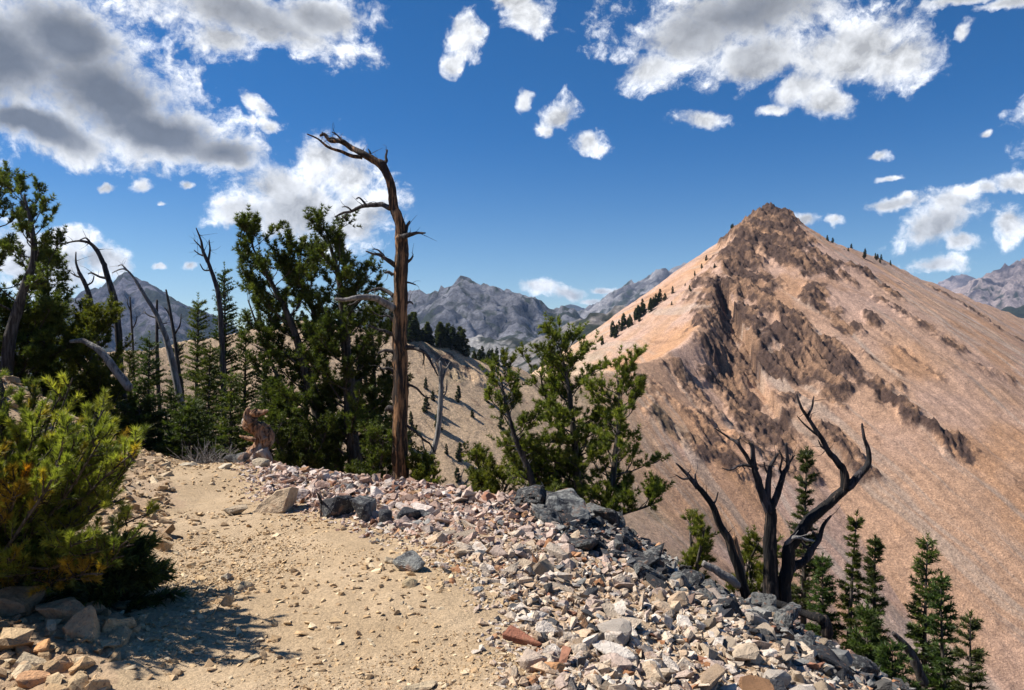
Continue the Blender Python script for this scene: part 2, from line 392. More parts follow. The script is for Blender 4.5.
# rocky outcrops on the peak, (polyline px, width m, strength) ray-cast on the smooth envelope
OUT = [([(752,226),(742,250),(738,285),(745,330),(770,365)], 14, 1.0),
       ([(768,212),(785,240),(800,262)], 15, 1.), ([(775,330),(800,350),(830,400)], 7, .8), ([(700,400),(720,440),(735,470)], 6, .6), ([(660,420),(700,450)], 5, .5), ([(885,300),(930,330),(960,350)], 4, .6), ([(810,300),(850,330)], 5, .75), ([(900,345),(940,375)], 3, .5),
       ([(800,262),(815,290),(838,320)], 6, .8),
       ([(716,280),(724,330),(735,370),(760,410)], 13, .9),
       ([(745,285),(800,335),(860,380)], 9, 1.), ([(860,380),(905,410),(945,440),(962,452)], 5, 1.),
       ([(790,240),(815,252),(835,275)], 6, .8), ([(830,262),(850,280)], 4, .8),
       ([(862,272),(890,290)], 5, .8), ([(868,318),(890,335)], 3.5, .7), ([(935,290),(985,320)], 5, .8),
       ([(1000,330),(1030,345)], 4, .6), ([(905,255),(930,275)], 4, .6),
       ([(675,360),(695,378),(712,400)], 8, .6), ([(650,385),(690,410)], 5, .4), ([(730,425),(765,455),(800,470)], 7, .7),
       ([(822,430),(850,460),(868,478)], 4, .8), ([(770,395),(800,415)], 5, .6), ([(745,255),(772,290)], 8, .8),
       ([(440,365),(470,378),(500,395)], 4, .35), ([(420,350),(450,362)], 3, .3),
       ([(880,360),(900,372)], 3, .6), ([(975,365),(1010,380)], 3.5, .5), ([(845,345),(880,360)], 3, .6)]
def raycast(px, py, r0=60, r1=700):
    d = np.array(pdir(px, py)); t = np.linspace(r0, r1, 900)
    X = d[0] * t; Y = t; Z = EYE + d[2] * t
    h, _, _ = envelope(X, Y)
    below = np.nonzero(Z < h)[0]
    k = below[0] if len(below) else len(t) - 1
    return np.array([X[k], Y[k]])
OUTW = [([raycast(*p, r0=150) for p in pts], w, s) for pts, w, s in OUT]
def seg_dist(x, y, pts):
    d = np.full(x.shape, 1e9)
    for a, b in zip(pts[:-1], pts[1:]):
        ab = b - a; L2 = ab.dot(ab) + 1e-6
        t = np.clip(((x - a[0]) * ab[0] + (y - a[1]) * ab[1]) / L2, 0, 1)
        d = np.minimum(d, np.hypot(x - a[0] - t * ab[0], y - a[1] - t * ab[1]))
    return d
def outcrop_mask(x, y):
    nz = fbm2(x / 9, y / 9, 4, 91) - .5
    m = np.zeros(x.shape)
    for pts, w, s in OUTW:
        d = seg_dist(x, y, pts)
        m = np.maximum(m, s * smooth(1.35, .35, d / w + nz * 2.6))
    return m
def terrain_h(x, y, full=True):
    h, u, who, rx, rz = envelope(x, y, True)
    dr = (rz - h) / .72
    cliff = (who == 0) * (x > rx) * smooth(1, 18, dr) * smooth(75, 18, dr) * smooth(195, 140, u) * smooth(0, 30, u) * (4 + 13 * fbm2(u / 22, dr / 60, 4, 77))
    h = h - cliff
    base = np.maximum(h, FLOOR)
    if not full: return base
    # runnels along the fall line: the ridge parameter u barely changes down the slope
    r = np.hypot(x, y); k = smooth(25, 90, r)
    cr_ = x * .90 + y * .43; al_ = x * .43 - y * .90; wv_ = fbm2(x / 45, y / 45, 3, 69) * 18; wx_ = smooth(20, 70, x)
    gul = fbm2(u / 16 + fbm2(x / 40, y / 40, 3, 5) * 1.5, h / 70, 4, 11) - .5
    gul2 = fbm2(u / 5.0 + fbm2(x / 15, y / 15, 3, 6), h / 26, 3, 21) - .5
    gul = gul * (1 - wx_) + (fbm2((cr_ + wv_) / 15, al_ / 110, 4, 12) - .5) * wx_; gul2 = gul2 * (1 - wx_)
    big = fbm2(x / 60, y / 60, 4, 3) - .5
    fine = fbm2(x / 5, y / 5, 5, 31) - .5
    om = outcrop_mask(x, y)
    rk = fbm2((cr_ + wv_) / 7.5, al_ / 22 + fbm2(x / 12, y / 12, 3, 46), 7, 41, .66, True)
    isp = (who < 2)
    z = base + k * (gul * 3.2 + gul2 * .8 + (fbm2((x * .90 + y * .43) / 5, (x * .43 - y * .90) / 60, 4, 75) - .5) * 1.5 * smooth(30, 80, x) + big * 3.5 * smooth(60, 200, r) + fine * .7)
    z = z + k * om * isp * ((rk - .50) * 11.0 + .3 + (fbm2(x / 2.6, y / 2.6, 4, 55, .7, True) - .5) * 4.0)
    return z, om * isp, u, h, who, gul, gul2

# near ground, thin-plate spline through control points
EDGE = [(100,452,11.2),(160,457,10.5),(230,461,10.0),(290,468,9.5),(370,480,9.0),(440,490,8.8),(500,499,8.6),(580,512,8.2),(620,536,7.7),(680,578,7.2),(760,613,6.8),(830,652,6.3),(890,692,6.0),(1000,790,5.3)]
EW = pl(EDGE)
CP = [(-1,1,0),(-.5,3.4,0),(-1.7,3.4,0),(0,2,0),(-1.4,5.5,0),(-2.7,5.5,.02),(-.1,5.5,-.01),(-3.2,7.6,0),(-2.2,7.6,0),(-4.3,9.8,0),(-1,7,-.02),(-.6,4.5,0),
      (-2.6,3.3,.10),(-3.2,4,.18),(-3.9,6,.3),(-5.3,8,.55),(-6.6,10,1.05),(-8.5,11,1.6),(-10,8,2.3),(-8,5,1.6),(-5,2,.9),(-3,1,.35),(-7.4,12.5,.3),(-12,12,2.2),(-14,16,1.),
      (.35,3.4,-.03),(1.04,4.08,-.30),(.9,3.0,-.2),(1.9,3.4,-.62),(2.9,4.0,-1.1),(4.2,4.2,-1.9),(0.6,5.5,-.16),(1.2,5.6,-.34),(2.0,5.4,-.65),(.3,7.2,-.10),(-.7,8.0,-.02),(1,2,-.25),(2.5,1.5,-1.1),(5,2,-2.6),
      (-9,18,-2.2),(-5.5,13,-1.1),(-4,13.5,-1.7),(-6,18,-4.2),(0,-6,-.3),(4,-5,-2.4),(-6,-5,1.4),(9,0,-5.2),(9,8,-6.6),(-16,4,4.6),(-14,-6,3.6),(0,-14,-1.)]
CP = [np.array(c, float) for c in CP] + [e for e in EW]
for i, e in enumerate(EW):
    a = EW[max(i - 1, 0)]; b = EW[min(i + 1, len(EW) - 1)]
    t = (b - a)[:2]; n = np.array([-t[1], t[0]]); n = n / np.linalg.norm(n)
    for d_, dz in ((1.2, .62), (3.5, 2.3), (8, 5.6), (14, 9.9)):
        CP.append(np.array([e[0] + n[0] * d_, e[1] + n[1] * d_, e[2] - dz]))
CPA = np.array(CP)
def _tps(r2): return np.where(r2 > 1e-9, .5 * r2 * np.log(r2 + 1e-12), 0.0)
def _fit():
    n = len(CPA); r2 = ((CPA[:, None, :2] - CPA[None, :, :2]) ** 2).sum(-1)
    A = np.zeros((n + 3, n + 3)); A[:n, :n] = _tps(r2) + np.eye(n) * .03
    A[:n, n] = 1; A[:n, n + 1:] = CPA[:, :2]; A[n, :n] = 1; A[n + 1:, :n] = CPA[:, :2].T
    return np.linalg.solve(A, np.r_[CPA[:, 2], 0, 0, 0])
WT = _fit()
TRAIL_L = pl([(40,760,3.0),(110,690,3.45),(145,610,4.45),(165,545,5.9),(172,500,7.6),(165,466,10.0),(150,455,11.5)])[:, :2]
TRAIL_R = pl([(585,760,2.9),(552,690,3.45),(525,620,4.3),(492,575,5.1),(430,545,5.95),(350,515,6.95),(270,495,7.9),(262,470,9.6),(250,457,11.5)])[:, :2]
TPOLY = np.vstack([[(-2.0, .2)], TRAIL_L, TRAIL_R[::-1], [(.6, .2)]])
def in_poly(x, y, poly):
    r = np.zeros(x.shape, bool); j = len(poly) - 1
    for i in range(len(poly)):
        xi, yi = poly[i]; xj, yj = poly[j]
        c = ((yi > y) != (yj > y)) & (x < (xj - xi) * (y - yi) / (yj - yi + 1e-12) + xi)
        r ^= c; j = i
    return r
def near_h(x, y, detail=True):
    x = np.asarray(x, float); y = np.asarray(y, float); sh = x.shape; x = x.ravel(); y = y.ravel()
    h = np.full(x.shape, WT[-3]) + WT[-2] * x + WT[-1] * y
    for i in range(len(CPA)):
        h += WT[i] * _tps((x - CPA[i, 0]) ** 2 + (y - CPA[i, 1]) ** 2)
    if detail:
        ins = in_poly(x, y, TPOLY)
        h = h + (fbm2(x * 1.3, y * 1.3, 4, 71) - .5) * .07 + (fbm2(x * 9, y * 9, 3, 72) - .5) * np.where(ins, .018, .05)
    r = np.hypot(x, y - 6); m = smooth(13, 20, r)
    if m.max() > 0:
        t, _, _ = envelope(x, y); h = h * (1 - m) + np.maximum(t, FLOOR) * m
    return h.reshape(sh)
def gz(x, y):
    r = math.hypot(x, y - 6)
    if r < 21: return float(near_h(np.array([x]), np.array([y]))[0])
    return float(terrain_h(np.array([x]), np.array([y]))[0][0])

def polar_grid(rs, dense=(-52, 54), step=.12, coarse=3.0):
    a = np.r_[np.arange(-180, dense[0], coarse), np.arange(dense[0], dense[1], step), np.arange(dense[1], 180, coarse)]
    a = np.radians(a); R, A = np.meshgrid(rs, a, indexing='ij')
    return R * np.sin(A), R * np.cos(A), len(rs), len(a)
def grid_faces(nr, na, wrap=True):
    i, j = np.meshgrid(np.arange(nr - 1), np.arange(na if wrap else na - 1), indexing='ij'); j2 = (j + 1) % na
    return np.stack([i * na + j, i * na + j2, (i + 1) * na + j2, (i + 1) * na + j], -1).reshape(-1, 4)

# near ground and the path
rs = np.r_[np.linspace(.0, 1.6, 8)[1:], 1.6 * (26 / 1.6) ** np.linspace(0, 1, 520)[1:]]
X, Y, nr, na = polar_grid(rs, step=.14)
Z = near_h(X, Y)
# the outer rim dives under the terrain sheet
Z = Z - smooth(23.5, 25.8, np.hypot(X, Y)) * 1.2
V = np.stack([X.ravel(), Y.ravel(), Z.ravel()], -1); Fq = grid_faces(nr, na)
V = np.vstack([V, [[0, 0, float(near_h(np.array([0.]), np.array([0.]))[0])]]])
cen = V[Fq].mean(1); ins = in_poly(cen[:, 0] + (fbm2(cen[:, 0] * 3, cen[:, 1] * 3, 3, 8) - .5) * .5, cen[:, 1], TPOLY)
jj = np.arange(na); fan = np.stack([(jj + 1) % na, jj, np.full(na, len(V) - 1)], -1)
def sub_mesh(name, V, F_list, mat):
    idx = np.unique(np.concatenate([f.ravel() for f in F_list])); mp = np.full(len(V), -1); mp[idx] = np.arange(len(idx))
    return build_mesh(name, V[idx], [mp[f] for f in F_list], mat, shade=True)
g = sub_mesh('ground', V, [Fq[~ins], fan], M['ground']); tag(g, kind='structure')
g = sub_mesh('path', V, [Fq[ins]], M['trail']); tag(g, kind='structure')

# mid terrain: scree peak, saddle, sandy ridge
rs = np.r_[np.linspace(21, 60, 60), np.linspace(60, 140, 90)[1:], np.linspace(140, 560, 820)[1:], np.linspace(560, 900, 150)[1:], 1000, 1150]
X, Y, nr, na = polar_grid(rs, dense=(-42, 44), step=.082)
Z, om, U, Henv, who, gul, gul2 = terrain_h(X, Y)
c_sc = np.array([.45, .275, .175]); c_pk = np.array([.46, .30, .225]); c_or = np.array([.44, .24, .125]); c_rk = np.array([.082, .050, .038]); c_gy = np.array([.33, .285, .24]); c_sd = np.array([.52, .375, .235])
n1 = fbm2(U / 14 + fbm2(X / 30, Y / 30, 3, 61), Henv / 60, 4, 62)[..., None]; n2 = fbm2(X / 25, Y / 25, 5, 63)[..., None]
cross = X * .90 + Y * .43; along_ = X * .43 - Y * .90
wv = fbm2(X / 45, Y / 45, 3, 69) * 3
n3 = fbm2(cross / 6.5 + wv, along_ / 120, 5, 66, .62)[..., None]
col = c_sc + (c_pk - c_sc) * smooth(.38, .62, n1)
col = col + (c_or - col) * smooth(.52, .70, n2) * .7
col = col + (c_gy * 1.12 - col) * smooth(.54, .68, n3) * .45
col = col * (1 - .24 * smooth(.55, .72, fbm2(cross / 4.2 + wv * 1.4 + 40, along_ / 70, 5, 68, .65)[..., None]))
left = (smooth(100, 60, X - (Y - 300) * .45) * (who == 0))[..., None]
sandy = smooth(60, 10, X)[..., None] * (Y > 100)[..., None]
col = col + (c_sd - col) * sandy * .85
rkn = fbm2((X * .90 + Y * .43 + fbm2(X / 45, Y / 45, 3, 69) * 18) / 4.5, (X * .43 - Y * .90) / 13, 6, 64, .68)[..., None]
rockc = c_rk + (np.array([.28, .165, .10]) - c_rk) * smooth(.44, .66, rkn)
omm = om[..., None]; col = col + (rockc - col) * smooth(.2, .7, omm + (fbm2(X / 5, Y / 5, 6, 67, .65)[..., None] - .5) * 1.5)
# shrub and grass stain on the sandy slope and left saddle
gr = smooth(.58, .72, fbm2(X / 9 + 3, Y / 9, 4, 65))[..., None] * smooth(90, 30, X)[..., None] * .32
col = col + (np.array([.10, .10, .045]) - col) * gr * (Henv > -70)[..., None]
nearslope = ((np.hypot(X, Y) < 130) * 1.0)[..., None]
col = col + (np.array([.36, .26, .17]) - col) * nearslope * .6
inner = smooth(24.0, 21.5, np.hypot(X, Y)); Z = Z - inner * 1.5
V = np.stack([X.ravel(), Y.ravel(), Z.ravel()], -1)
g = build_mesh('terrain', V, [grid_faces(nr, na)], M['terrain'], col=col.reshape(-1, 3), shade=True); tag(g, kind='structure')

# plain to the horizon
mb = MB(); R_ = np.array([300, 900, 2000, 4000, 8000, 14000, 26000.]); a = np.radians(np.arange(0, 360, 4))
Rg, A = np.meshgrid(R_, a, indexing='ij'); Xg = Rg * np.sin(A); Yg = Rg * np.cos(A)
Vg = np.stack([Xg.ravel(), Yg.ravel(), (FLOOR - 4 - 20 * fbm2(Xg / 900, Yg / 900, 3, 4)).ravel()], -1)
Vg = np.vstack([Vg, [[0, 0, FLOOR - 4]]]); na = len(a); jj = np.arange(na)
g = build_mesh('ground', Vg, [grid_faces(len(R_), na), np.stack([(jj + 1) % na, jj, np.full(na, len(Vg) - 1)], -1)], M['far'], col=np.tile([.05, .06, .035], (len(Vg), 1)), shade=True); tag(g, kind='structure')

# ------------------------------------------------------------------ far mountains
def far_mountain(ridges, slope, amp, cols, seed, res, forest, rough=1.0, base=FLOOR - 10):
    """ridges: list of pixel polylines with distance; a heightfield under their envelope."""
    R = [resample(pl(r), res * 4) for r in ridges]
    allp = np.vstack(R); top = allp[:, 2].max(); ext = (top - base) / slope * .9
    x0, x1 = allp[:, 0].min() - ext * .7, allp[:, 0].max() + ext * .7; y0, y1 = allp[:, 1].min() - ext, allp[:, 1].max() + ext * .45
    X, Y = np.meshgrid(np.arange(x0, x1, res), np.arange(y0, y1, res), indexing='ij')
    wx = (fbm2(X / 260, Y / 260, 4, seed) - .5) * 110 * rough; wy = (fbm2(X / 260 + 9, Y / 260, 4, seed + 7) - .5) * 110 * rough
    h = np.full(X.shape, -1e9); u = np.zeros(X.shape)
    acc = 0
    for pts in R:
        for k, (a, b, c) in enumerate(pts):
            dd = np.hypot(X - a, Y - b); ww = smooth(0, 260, dd)
            q = c - slope * np.hypot(X + wx * ww - a, Y + wy * ww - b)
            m = q > h; h[m] = q[m]; u[m] = acc + k * res * 4
        acc += 5000
    dr = smooth(0, 90, np.maximum(0, top - h)) 
    rg = (fbm2(X / 190, Y / 190, 7, seed + 20, .6, True) - .6) * 1.3; gl = fbm2(u / 60, h / 300, 4, seed + 30, .55, True) - .6
    z = h + dr * (rg * amp * .55 + gl * amp * 1.1) + (fbm2(X / 60 + h / 90, Y / 60, 6, seed + 40, .65, True) - .55) * amp * 1.0
    z = np.maximum(z, base + 20 * fbm2(X / 400, Y / 400, 3, seed))
    n = fbm2(X / 120, Y / 120, 5, seed + 50, .6)[..., None]; st = fbm2(u / 45, h / 160, 4, seed + 60)[..., None]
    gyv, gxv = np.gradient(z, res)[::-1]; sl = np.hypot(gxv, gyv)[..., None]
    c1, c2, c3 = [np.array(c) for c in cols]
    col = c1 + (c2 - c1) * smooth(.42, .6, n) ; col = col + (c2 * 1.12 - col) * smooth(.5, .66, st) * .8
    fo = smooth(.50, .55, (fbm2(X / 26, Y / 26, 4, seed + 70, .65) * .55 + fbm2(X / 160, Y / 160, 3, seed + 71) * .45)[..., None] + .01 + forest[0] * smooth(forest[1], forest[2], z[..., None]) - .0)
    col = col + (c3 - col) * fo * .95
    i, j = np.meshgrid(np.arange(X.shape[0] - 1), np.arange(X.shape[1] - 1), indexing='ij'); w = X.shape[1]
    Fq = np.stack([i * w + j, (i + 1) * w + j, (i + 1) * w + j + 1, i * w + j + 1], -1).reshape(-1, 4)
    keep = z.ravel()[Fq].max(1) > base + 22; Fq = Fq[keep]
    V = np.stack([X.ravel(), Y.ravel(), z.ravel()], -1)
    idx = np.unique(Fq); mp = np.full(len(V), -1); mp[idx] = np.arange(len(idx))
    g = build_mesh('mountain', V[idx], [mp[Fq]], M['far'], col=col.reshape(-1, 3)[idx], shade=True); tag(g, kind='structure')
PALE = (.25, .235, .24); GREY = (.060, .058, .070); TREE = (.028, .038, .022); VIO = (.070, .060, .072)
# grey peak in the middle gap
far_mountain([[(380,306,2500),(405,297,2520),(420,290,2530),(430,296,2520),(447,286,2500),(465,278,2480),(486,286,2500),(505,294,2520),(535,304,2560),(560,309,2600),(590,322,2650),(625,345,2700)],
              [(465,278,2480),(452,300,2300),(436,330,2080),(425,350,1900)], [(505,294,2520),(515,318,2250),(520,342,2000)], [(405,297,2520),(395,325,2250)], [(560,309,2600),(570,335,2300)]],
             .62, 60, ((.045,.050,.068), (.20,.20,.225), TREE), 101, 11, (-.05, 60, 160))
# pyramid peak on the left
far_mountain([[(40,340,3000),(70,318,2950),(98,292,2900),(113,281,2880),(127,274,2870),(143,279,2880),(165,293,2920),(190,314,2980),(225,340,3050)],
              [(127,274,2870),(118,300,2650),(105,335,2380)], [(143,279,2880),(160,310,2600),(170,338,2350)], [(-80,350,3100),(-20,335,3050),(40,340,3000)]],
             .70, 60, ((.045,.048,.070), (.15,.145,.18), TREE), 202, 12, (-.04, 60, 170))
# blue ridge behind the left shoulder of the scree peak, and the low one between
far_mountain([[(560,330,4300),(590,308,4200),(612,297,4200),(632,286,4200),(650,277,4200),(664,272,4200),(690,262,4250),(740,255,4300),(800,262,4300)],
              [(632,286,4200),(618,306,3900)], [(664,272,4200),(650,300,3800)]], .58, 60, (GREY, (.27, .26, .27), TREE), 303, 18, (-.06, 60, 200))
far_mountain([[(500,340,7000),(540,318,7000),(560,309,7000),(571,304,7000),(585,312,7000),(620,330,7000)]], .45, 60, (GREY, GREY, TREE), 313, 40, (-.02, 60, 200))
# pale rocky knoll with trees in the saddle gap
far_mountain([[(560,352,1150),(582,330,1160),(600,312,1170),(622,306,1180),(650,300,1190),(690,300,1200)], [(600,312,1170),(590,338,1040)]], .55, 26, ((.30,.27,.25), (.38,.35,.33), TREE), 404, 7, (.02, 10, 60), .5)
# talus dome under the grey peak
far_mountain([[(420,352,1500),(450,338,1520),(480,334,1540),(510,338,1540),(545,350,1520)]], .5, 28, ((.27,.25,.24), (.42,.40,.38), TREE), 414, 8, (.0, 0, 60), .5)
# right hand mountains and the dark forest ridge below them
far_mountain([[(930,300,6200),(945,284,6200),(955,277,6200),(962,274,6200),(975,282,6200),(1000,300,6200)]], .6, 70, (VIO, (.32,.26,.25), TREE), 505, 26, (-.2, 60, 200))
far_mountain([[(955,310,4300),(970,296,4250),(982,276,4200),(990,270,4200),(1005,266,4200),(1024,262,4200),(1070,258,4250),(1140,275,4300),(1220,310,4400)],
              [(990,270,4200),(975,300,3900)], [(1024,262,4200),(1010,295,3850)], [(1070,258,4250),(1062,295,3850)]], .7, 80, (VIO, (.31,.25,.24), TREE), 606, 16, (-.12, 0, 120))
far_mountain([[(930,330,2600),(985,307,2600),(1010,306,2600),(1060,303,2600),(1130,312,2600)]], .5, 24, (TREE, TREE, TREE), 707, 14, (.3, -100, 200), .5)
far_mountain([[(985,338,1500),(1005,322,1500),(1024,318,1500),(1060,317,1500),(1110,330,1500)]], .5, 26, ((.26,.25,.24), (.40,.38,.37), TREE), 717, 9, (-.02, -60, 60), .5)

# ------------------------------------------------------------------ loose stones and rocks
rng = np.random.default_rng(7)
def hull(seed, n=11, flat=.6, sq=.0):
    r = np.random.default_rng(seed); p = r.normal(0, 1, (n, 3)); p /= np.linalg.norm(p, axis=1)[:, None]
    p *= r.uniform(.75, 1.1, (n, 1)); p = np.sign(p) * np.abs(p) ** (1 - sq)
    p[:, 1] *= r.uniform(.55, .9); p[:, 2] *= flat * r.uniform(.6, 1.1)
    bm = bmesh.new()
    for q in p: bm.verts.new(q)
    bmesh.ops.convex_hull(bm, input=bm.verts); 
    for v in [v for v in bm.verts if not v.link_faces]: bm.verts.remove(v)
    bmesh.ops.triangulate(bm, faces=bm.faces); bm.verts.index_update()
    V = np.array([v.co[:] for v in bm.verts]); T = np.array([[v.index for v in f.verts] for f in bm.faces]); bm.free()
    return V, T
HULLS = [hull(s, 8 + s % 5, .50, .2) for s in range(36)]
def rot_mats(n, tilt, r):
    yaw = r.uniform(0, 2 * np.pi, n); a = r.normal(0, tilt, n); b = r.normal(0, tilt, n)
    cy, sy, ca, sa, cb, sb = np.cos(yaw), np.sin(yaw), np.cos(a), np.sin(a), np.cos(b), np.sin(b); z = np.zeros(n); o = np.ones(n)
    Rz = np.stack([cy, -sy, z, sy, cy, z, z, z, o], -1).reshape(n, 3, 3)
    Rx = np.stack([o, z, z, z, ca, -sa, z, sa, ca], -1).reshape(n, 3, 3)
    Ry = np.stack([cb, z, sb, z, o, z, -sb, z, cb], -1).reshape(n, 3, 3)
    return Rx @ Ry @ Rz
def stones(mb, x, y, size, cols, r, tilt=.35, sink=.25, lift=None, hf=near_h):
    n = len(x); z = hf(x, y) + size * (.35 - sink) + (0 if lift is None else lift)
    Rm = rot_mats(n, tilt, r); kind = r.integers(0, len(HULLS), n)
    for k in range(len(HULLS)):
        m = np.nonzero(kind == k)[0]
        if not len(m): continue
        Vh, Th = HULLS[k]
        W = np.einsum('nij,vj->nvi', Rm[m], Vh) * size[m][:, None, None] + np.stack([x[m], y[m], z[m]], -1)[:, None, :]
        T = (Th[None] + (np.arange(len(m)) * len(Vh))[:, None, None]).reshape(-1, 3)
        mb.add(W.reshape(-1, 3), None, T, np.repeat(cols[m], len(Vh), 0))
def edge_in(x, y):
    """distance inside the rim of the drop (negative beyond it)"""
    d = seg_dist(x, y, EW[:, :2]); poly = np.vstack([EW[:, :2], [(3.2, -2), (-14, -2), (-14, 12)]])
    return np.where(in_poly(x, y, poly), d, -d)
PAL_PALE = np.array([(.50,.40,.30),(.55,.44,.33),(.44,.34,.24),(.50,.36,.24),(.42,.32,.26),(.58,.50,.42)])
PAL_PINK = np.array([(.48,.34,.27),(.52,.39,.32),(.40,.27,.21),(.50,.40,.33),(.57,.48,.42),(.35,.21,.15)])
PAL_DARK = np.array([(.05,.05,.054),(.09,.09,.093),(.17,.168,.16),(.07,.066,.062),(.27,.26,.24)])
PAL_TAN = np.array([1.05, .98, .88]) * np.array([(.44,.325,.20),(.50,.38,.24),(.40,.285,.17),(.55,.46,.33),(.34,.245,.155)])
PAL_RUST = np.array([(.34,.16,.075),(.42,.23,.12),(.28,.13,.08)])
def pick(pal, n, r): return pal[r.integers(0, len(pal), n)] * r.uniform(.82, 1.14, (n, 1))
def talus_cols(x, y, r):
    n = len(x); e = edge_in(x, y); c = pick(PAL_PALE, n, r)
    upper = smooth(5.6, 7.0, y) > r.uniform(0, 1, n); c[upper] = pick(PAL_PINK, n, r)[upper]
    dark = (r.uniform(0, 1, n) < smooth(1.6, .8, e) * smooth(-.3, .7, x) * .74 + .06); c[dark] = pick(PAL_DARK, n, r)[dark]
    ru = r.uniform(0, 1, n) < .06; c[ru] = pick(PAL_RUST, n, r)[ru]
    return c
def sample(n, x0, x1, y0, y1, test, r):
    xs = []; ys = []; t = 0
    while t < n:
        # denser near the viewer
        y = y0 + (y1 - y0) * r.uniform(0, 1, 40000) ** 1.25; x = r.uniform(x0, x1, 40000)
        m = test(x, y); xs.append(x[m]); ys.append(y[m]); t += m.sum()
    return np.concatenate(xs)[:n], np.concatenate(ys)[:n]
def in_trail(x, y): return in_poly(x, y, TPOLY)
def talus_zone(x, y):
    e = edge_in(x, y)
    lx = np.interp(y, TRAIL_R[:, 1][::1], TRAIL_R[:, 0])
    return (~in_trail(x, y)) & (x > lx - .05) & (e > -2.6) & (y < 10.4)
# gravel trodden into the path
mb = MB()
x, y = sample(19000, -4.8, .8, 2.6, 11.3, lambda x, y: in_trail(x, y) & (fbm2(x * .9, y * .9, 4, 55) + rng.uniform(-.14, .14, x.shape) > .50), rng); s = rng.lognormal(np.log(.0075), .5, len(x)).clip(.003, .03)
stones(mb, x, y, s, pick(PAL_TAN, len(x), rng), rng)
x, y = sample(1500, -4.8, .8, 2.6, 11, lambda x, y: in_trail(x, y) & (fbm2(x * 1.2, y * 1.2, 3, 5) > .5), rng); s = rng.lognormal(np.log(.022), .35, len(x)).clip(.012, .05)
stones(mb, x, y, s, pick(PAL_TAN, len(x), rng), rng)
tag(mb.build('gravel', M['stone']), kind='stuff')
# broken talus in the berm and over the rim
mb = MB()
n = 42000; x, y = sample(n, -4.6, 6.5, 2.4, 10.4, talus_zone, rng)
s = rng.lognormal(np.log(.023), .55, n).clip(.010, .10); stones(mb, x, y, s, talus_cols(x, y, rng), rng, .45, .1)
n = 3200; x, y = sample(n, -4.6, 6.5, 2.4, 10.2, talus_zone, rng)
s = rng.lognormal(np.log(.055), .35, n).clip(.035, .14); stones(mb, x, y, s, talus_cols(x, y, rng), rng, .5, .0)
# spill of small stones along the path's edge
n = 3500; x, y = sample(n, -4.6, 1.5, 2.6, 10, lambda x, y: seg_dist(x, y, TRAIL_R) < .35 * rng.uniform(0, 1, x.shape), rng)
s = rng.lognormal(np.log(.02), .45, n).clip(.01, .06); stones(mb, x, y, s, talus_cols(x, y, rng), rng)
tag(mb.build('talus', M['rock']), kind='stuff')
# rubble on the left bank
mb = MB()
def left_bank(x, y): return (~in_trail(x, y)) & (x < np.interp(y, TRAIL_L[:, 1], TRAIL_L[:, 0])) & (x > -16)
n = 15000; x, y = sample(n, -9, -1.0, 2.0, 13, left_bank, rng); s = rng.lognormal(np.log(.03), .6, n).clip(.008, .16)
stones(mb, x, y, s, pick(PAL_TAN, n, rng) * .9, rng)
n = 700; x, y = sample(n, -14, -4.5, 7.5, 14, lambda x, y: left_bank(x, y) & (x < -5), rng); s = rng.lognormal(np.log(.07), .4, n).clip(.03, .2)
stones(mb, x, y, s, pick(np.vstack([PAL_PALE, PAL_DARK[1:3]]), n, rng), rng)
tag(mb.build('rubble', M['rock']), kind='stuff')

ROCKM = {}
def rock_mesh(key, dims, colr, mat, npt=12, cuts=3, rough=.05, blocky=.25, keep=True):
    """faceted boulder: hull, chamfered, subdivided and roughened"""
    r = np.random.default_rng(key); p = r.normal(0, 1, (npt, 3)); p /= np.linalg.norm(p, axis=1)[:, None]
    p = np.sign(p) * np.abs(p) ** (1 - blocky); p *= r.uniform(.85, 1.08, (npt, 1)); p = p * np.array(dims) / 2
    bm = bmesh.new()
    for q in p: bm.verts.new(q)
    bmesh.ops.convex_hull(bm, input=bm.verts)
    for v in [v for v in bm.verts if not v.link_faces]: bm.verts.remove(v)
    bmesh.ops.dissolve_limit(bm, angle_limit=math.radians(14), verts=bm.verts, edges=bm.edges)
    bmesh.ops.bevel(bm, geom=list(bm.edges), offset=min(dims) * .06, segments=1, affect='EDGES', profile=.5)
    bmesh.ops.triangulate(bm, faces=bm.faces)
    if cuts: bmesh.ops.subdivide_edges(bm, edges=bm.edges, cuts=cuts, use_grid_fill=True)
    m = min(dims)
    for v in bm.verts:
        c = np.array(v.co); nz = 0; a = 1
        for o_ in range(3):
            q = c / (m * .55) * 2 ** o_ + key
            nz += a * (float(noise2(np.array([q[0] + q[2] * .7]), np.array([q[1] - q[2] * .6]), key % 91 + o_)[0]) - .5); a *= .55
        v.co += v.normal * nz * m * rough * 2
    bm.normal_update(); bmesh.ops.triangulate(bm, faces=bm.faces)
    me = bpy.data.meshes.new('rock'); bm.to_mesh(me); bm.free()
    at = me.color_attributes.new('Col', 'FLOAT_COLOR', 'POINT'); c4 = np.ones((len(me.vertices), 4), np.float32); c4[:, :3] = colr; at.data.foreach_set('color', c4.ravel())
    me.materials.append(mat); return me
def put_rock(me, x, y, label, group=None, yaw=0, tilt=(0, 0), sink=.3, scale=1, z=None, name='rock'):
    o = bpy.data.objects.new(name, me); C.objects.link(o)
    o.rotation_euler = (tilt[0], tilt[1], yaw); o.scale = (scale,) * 3
    R = o.rotation_euler.to_matrix(); zs = [(R @ v.co).z * scale for v in me.vertices]; lo, hi = min(zs), max(zs)
    o.location = (x, y, (gz(x, y) if z is None else z) - lo - (hi - lo) * sink)
    tag(o, label, 'rock', group); return o
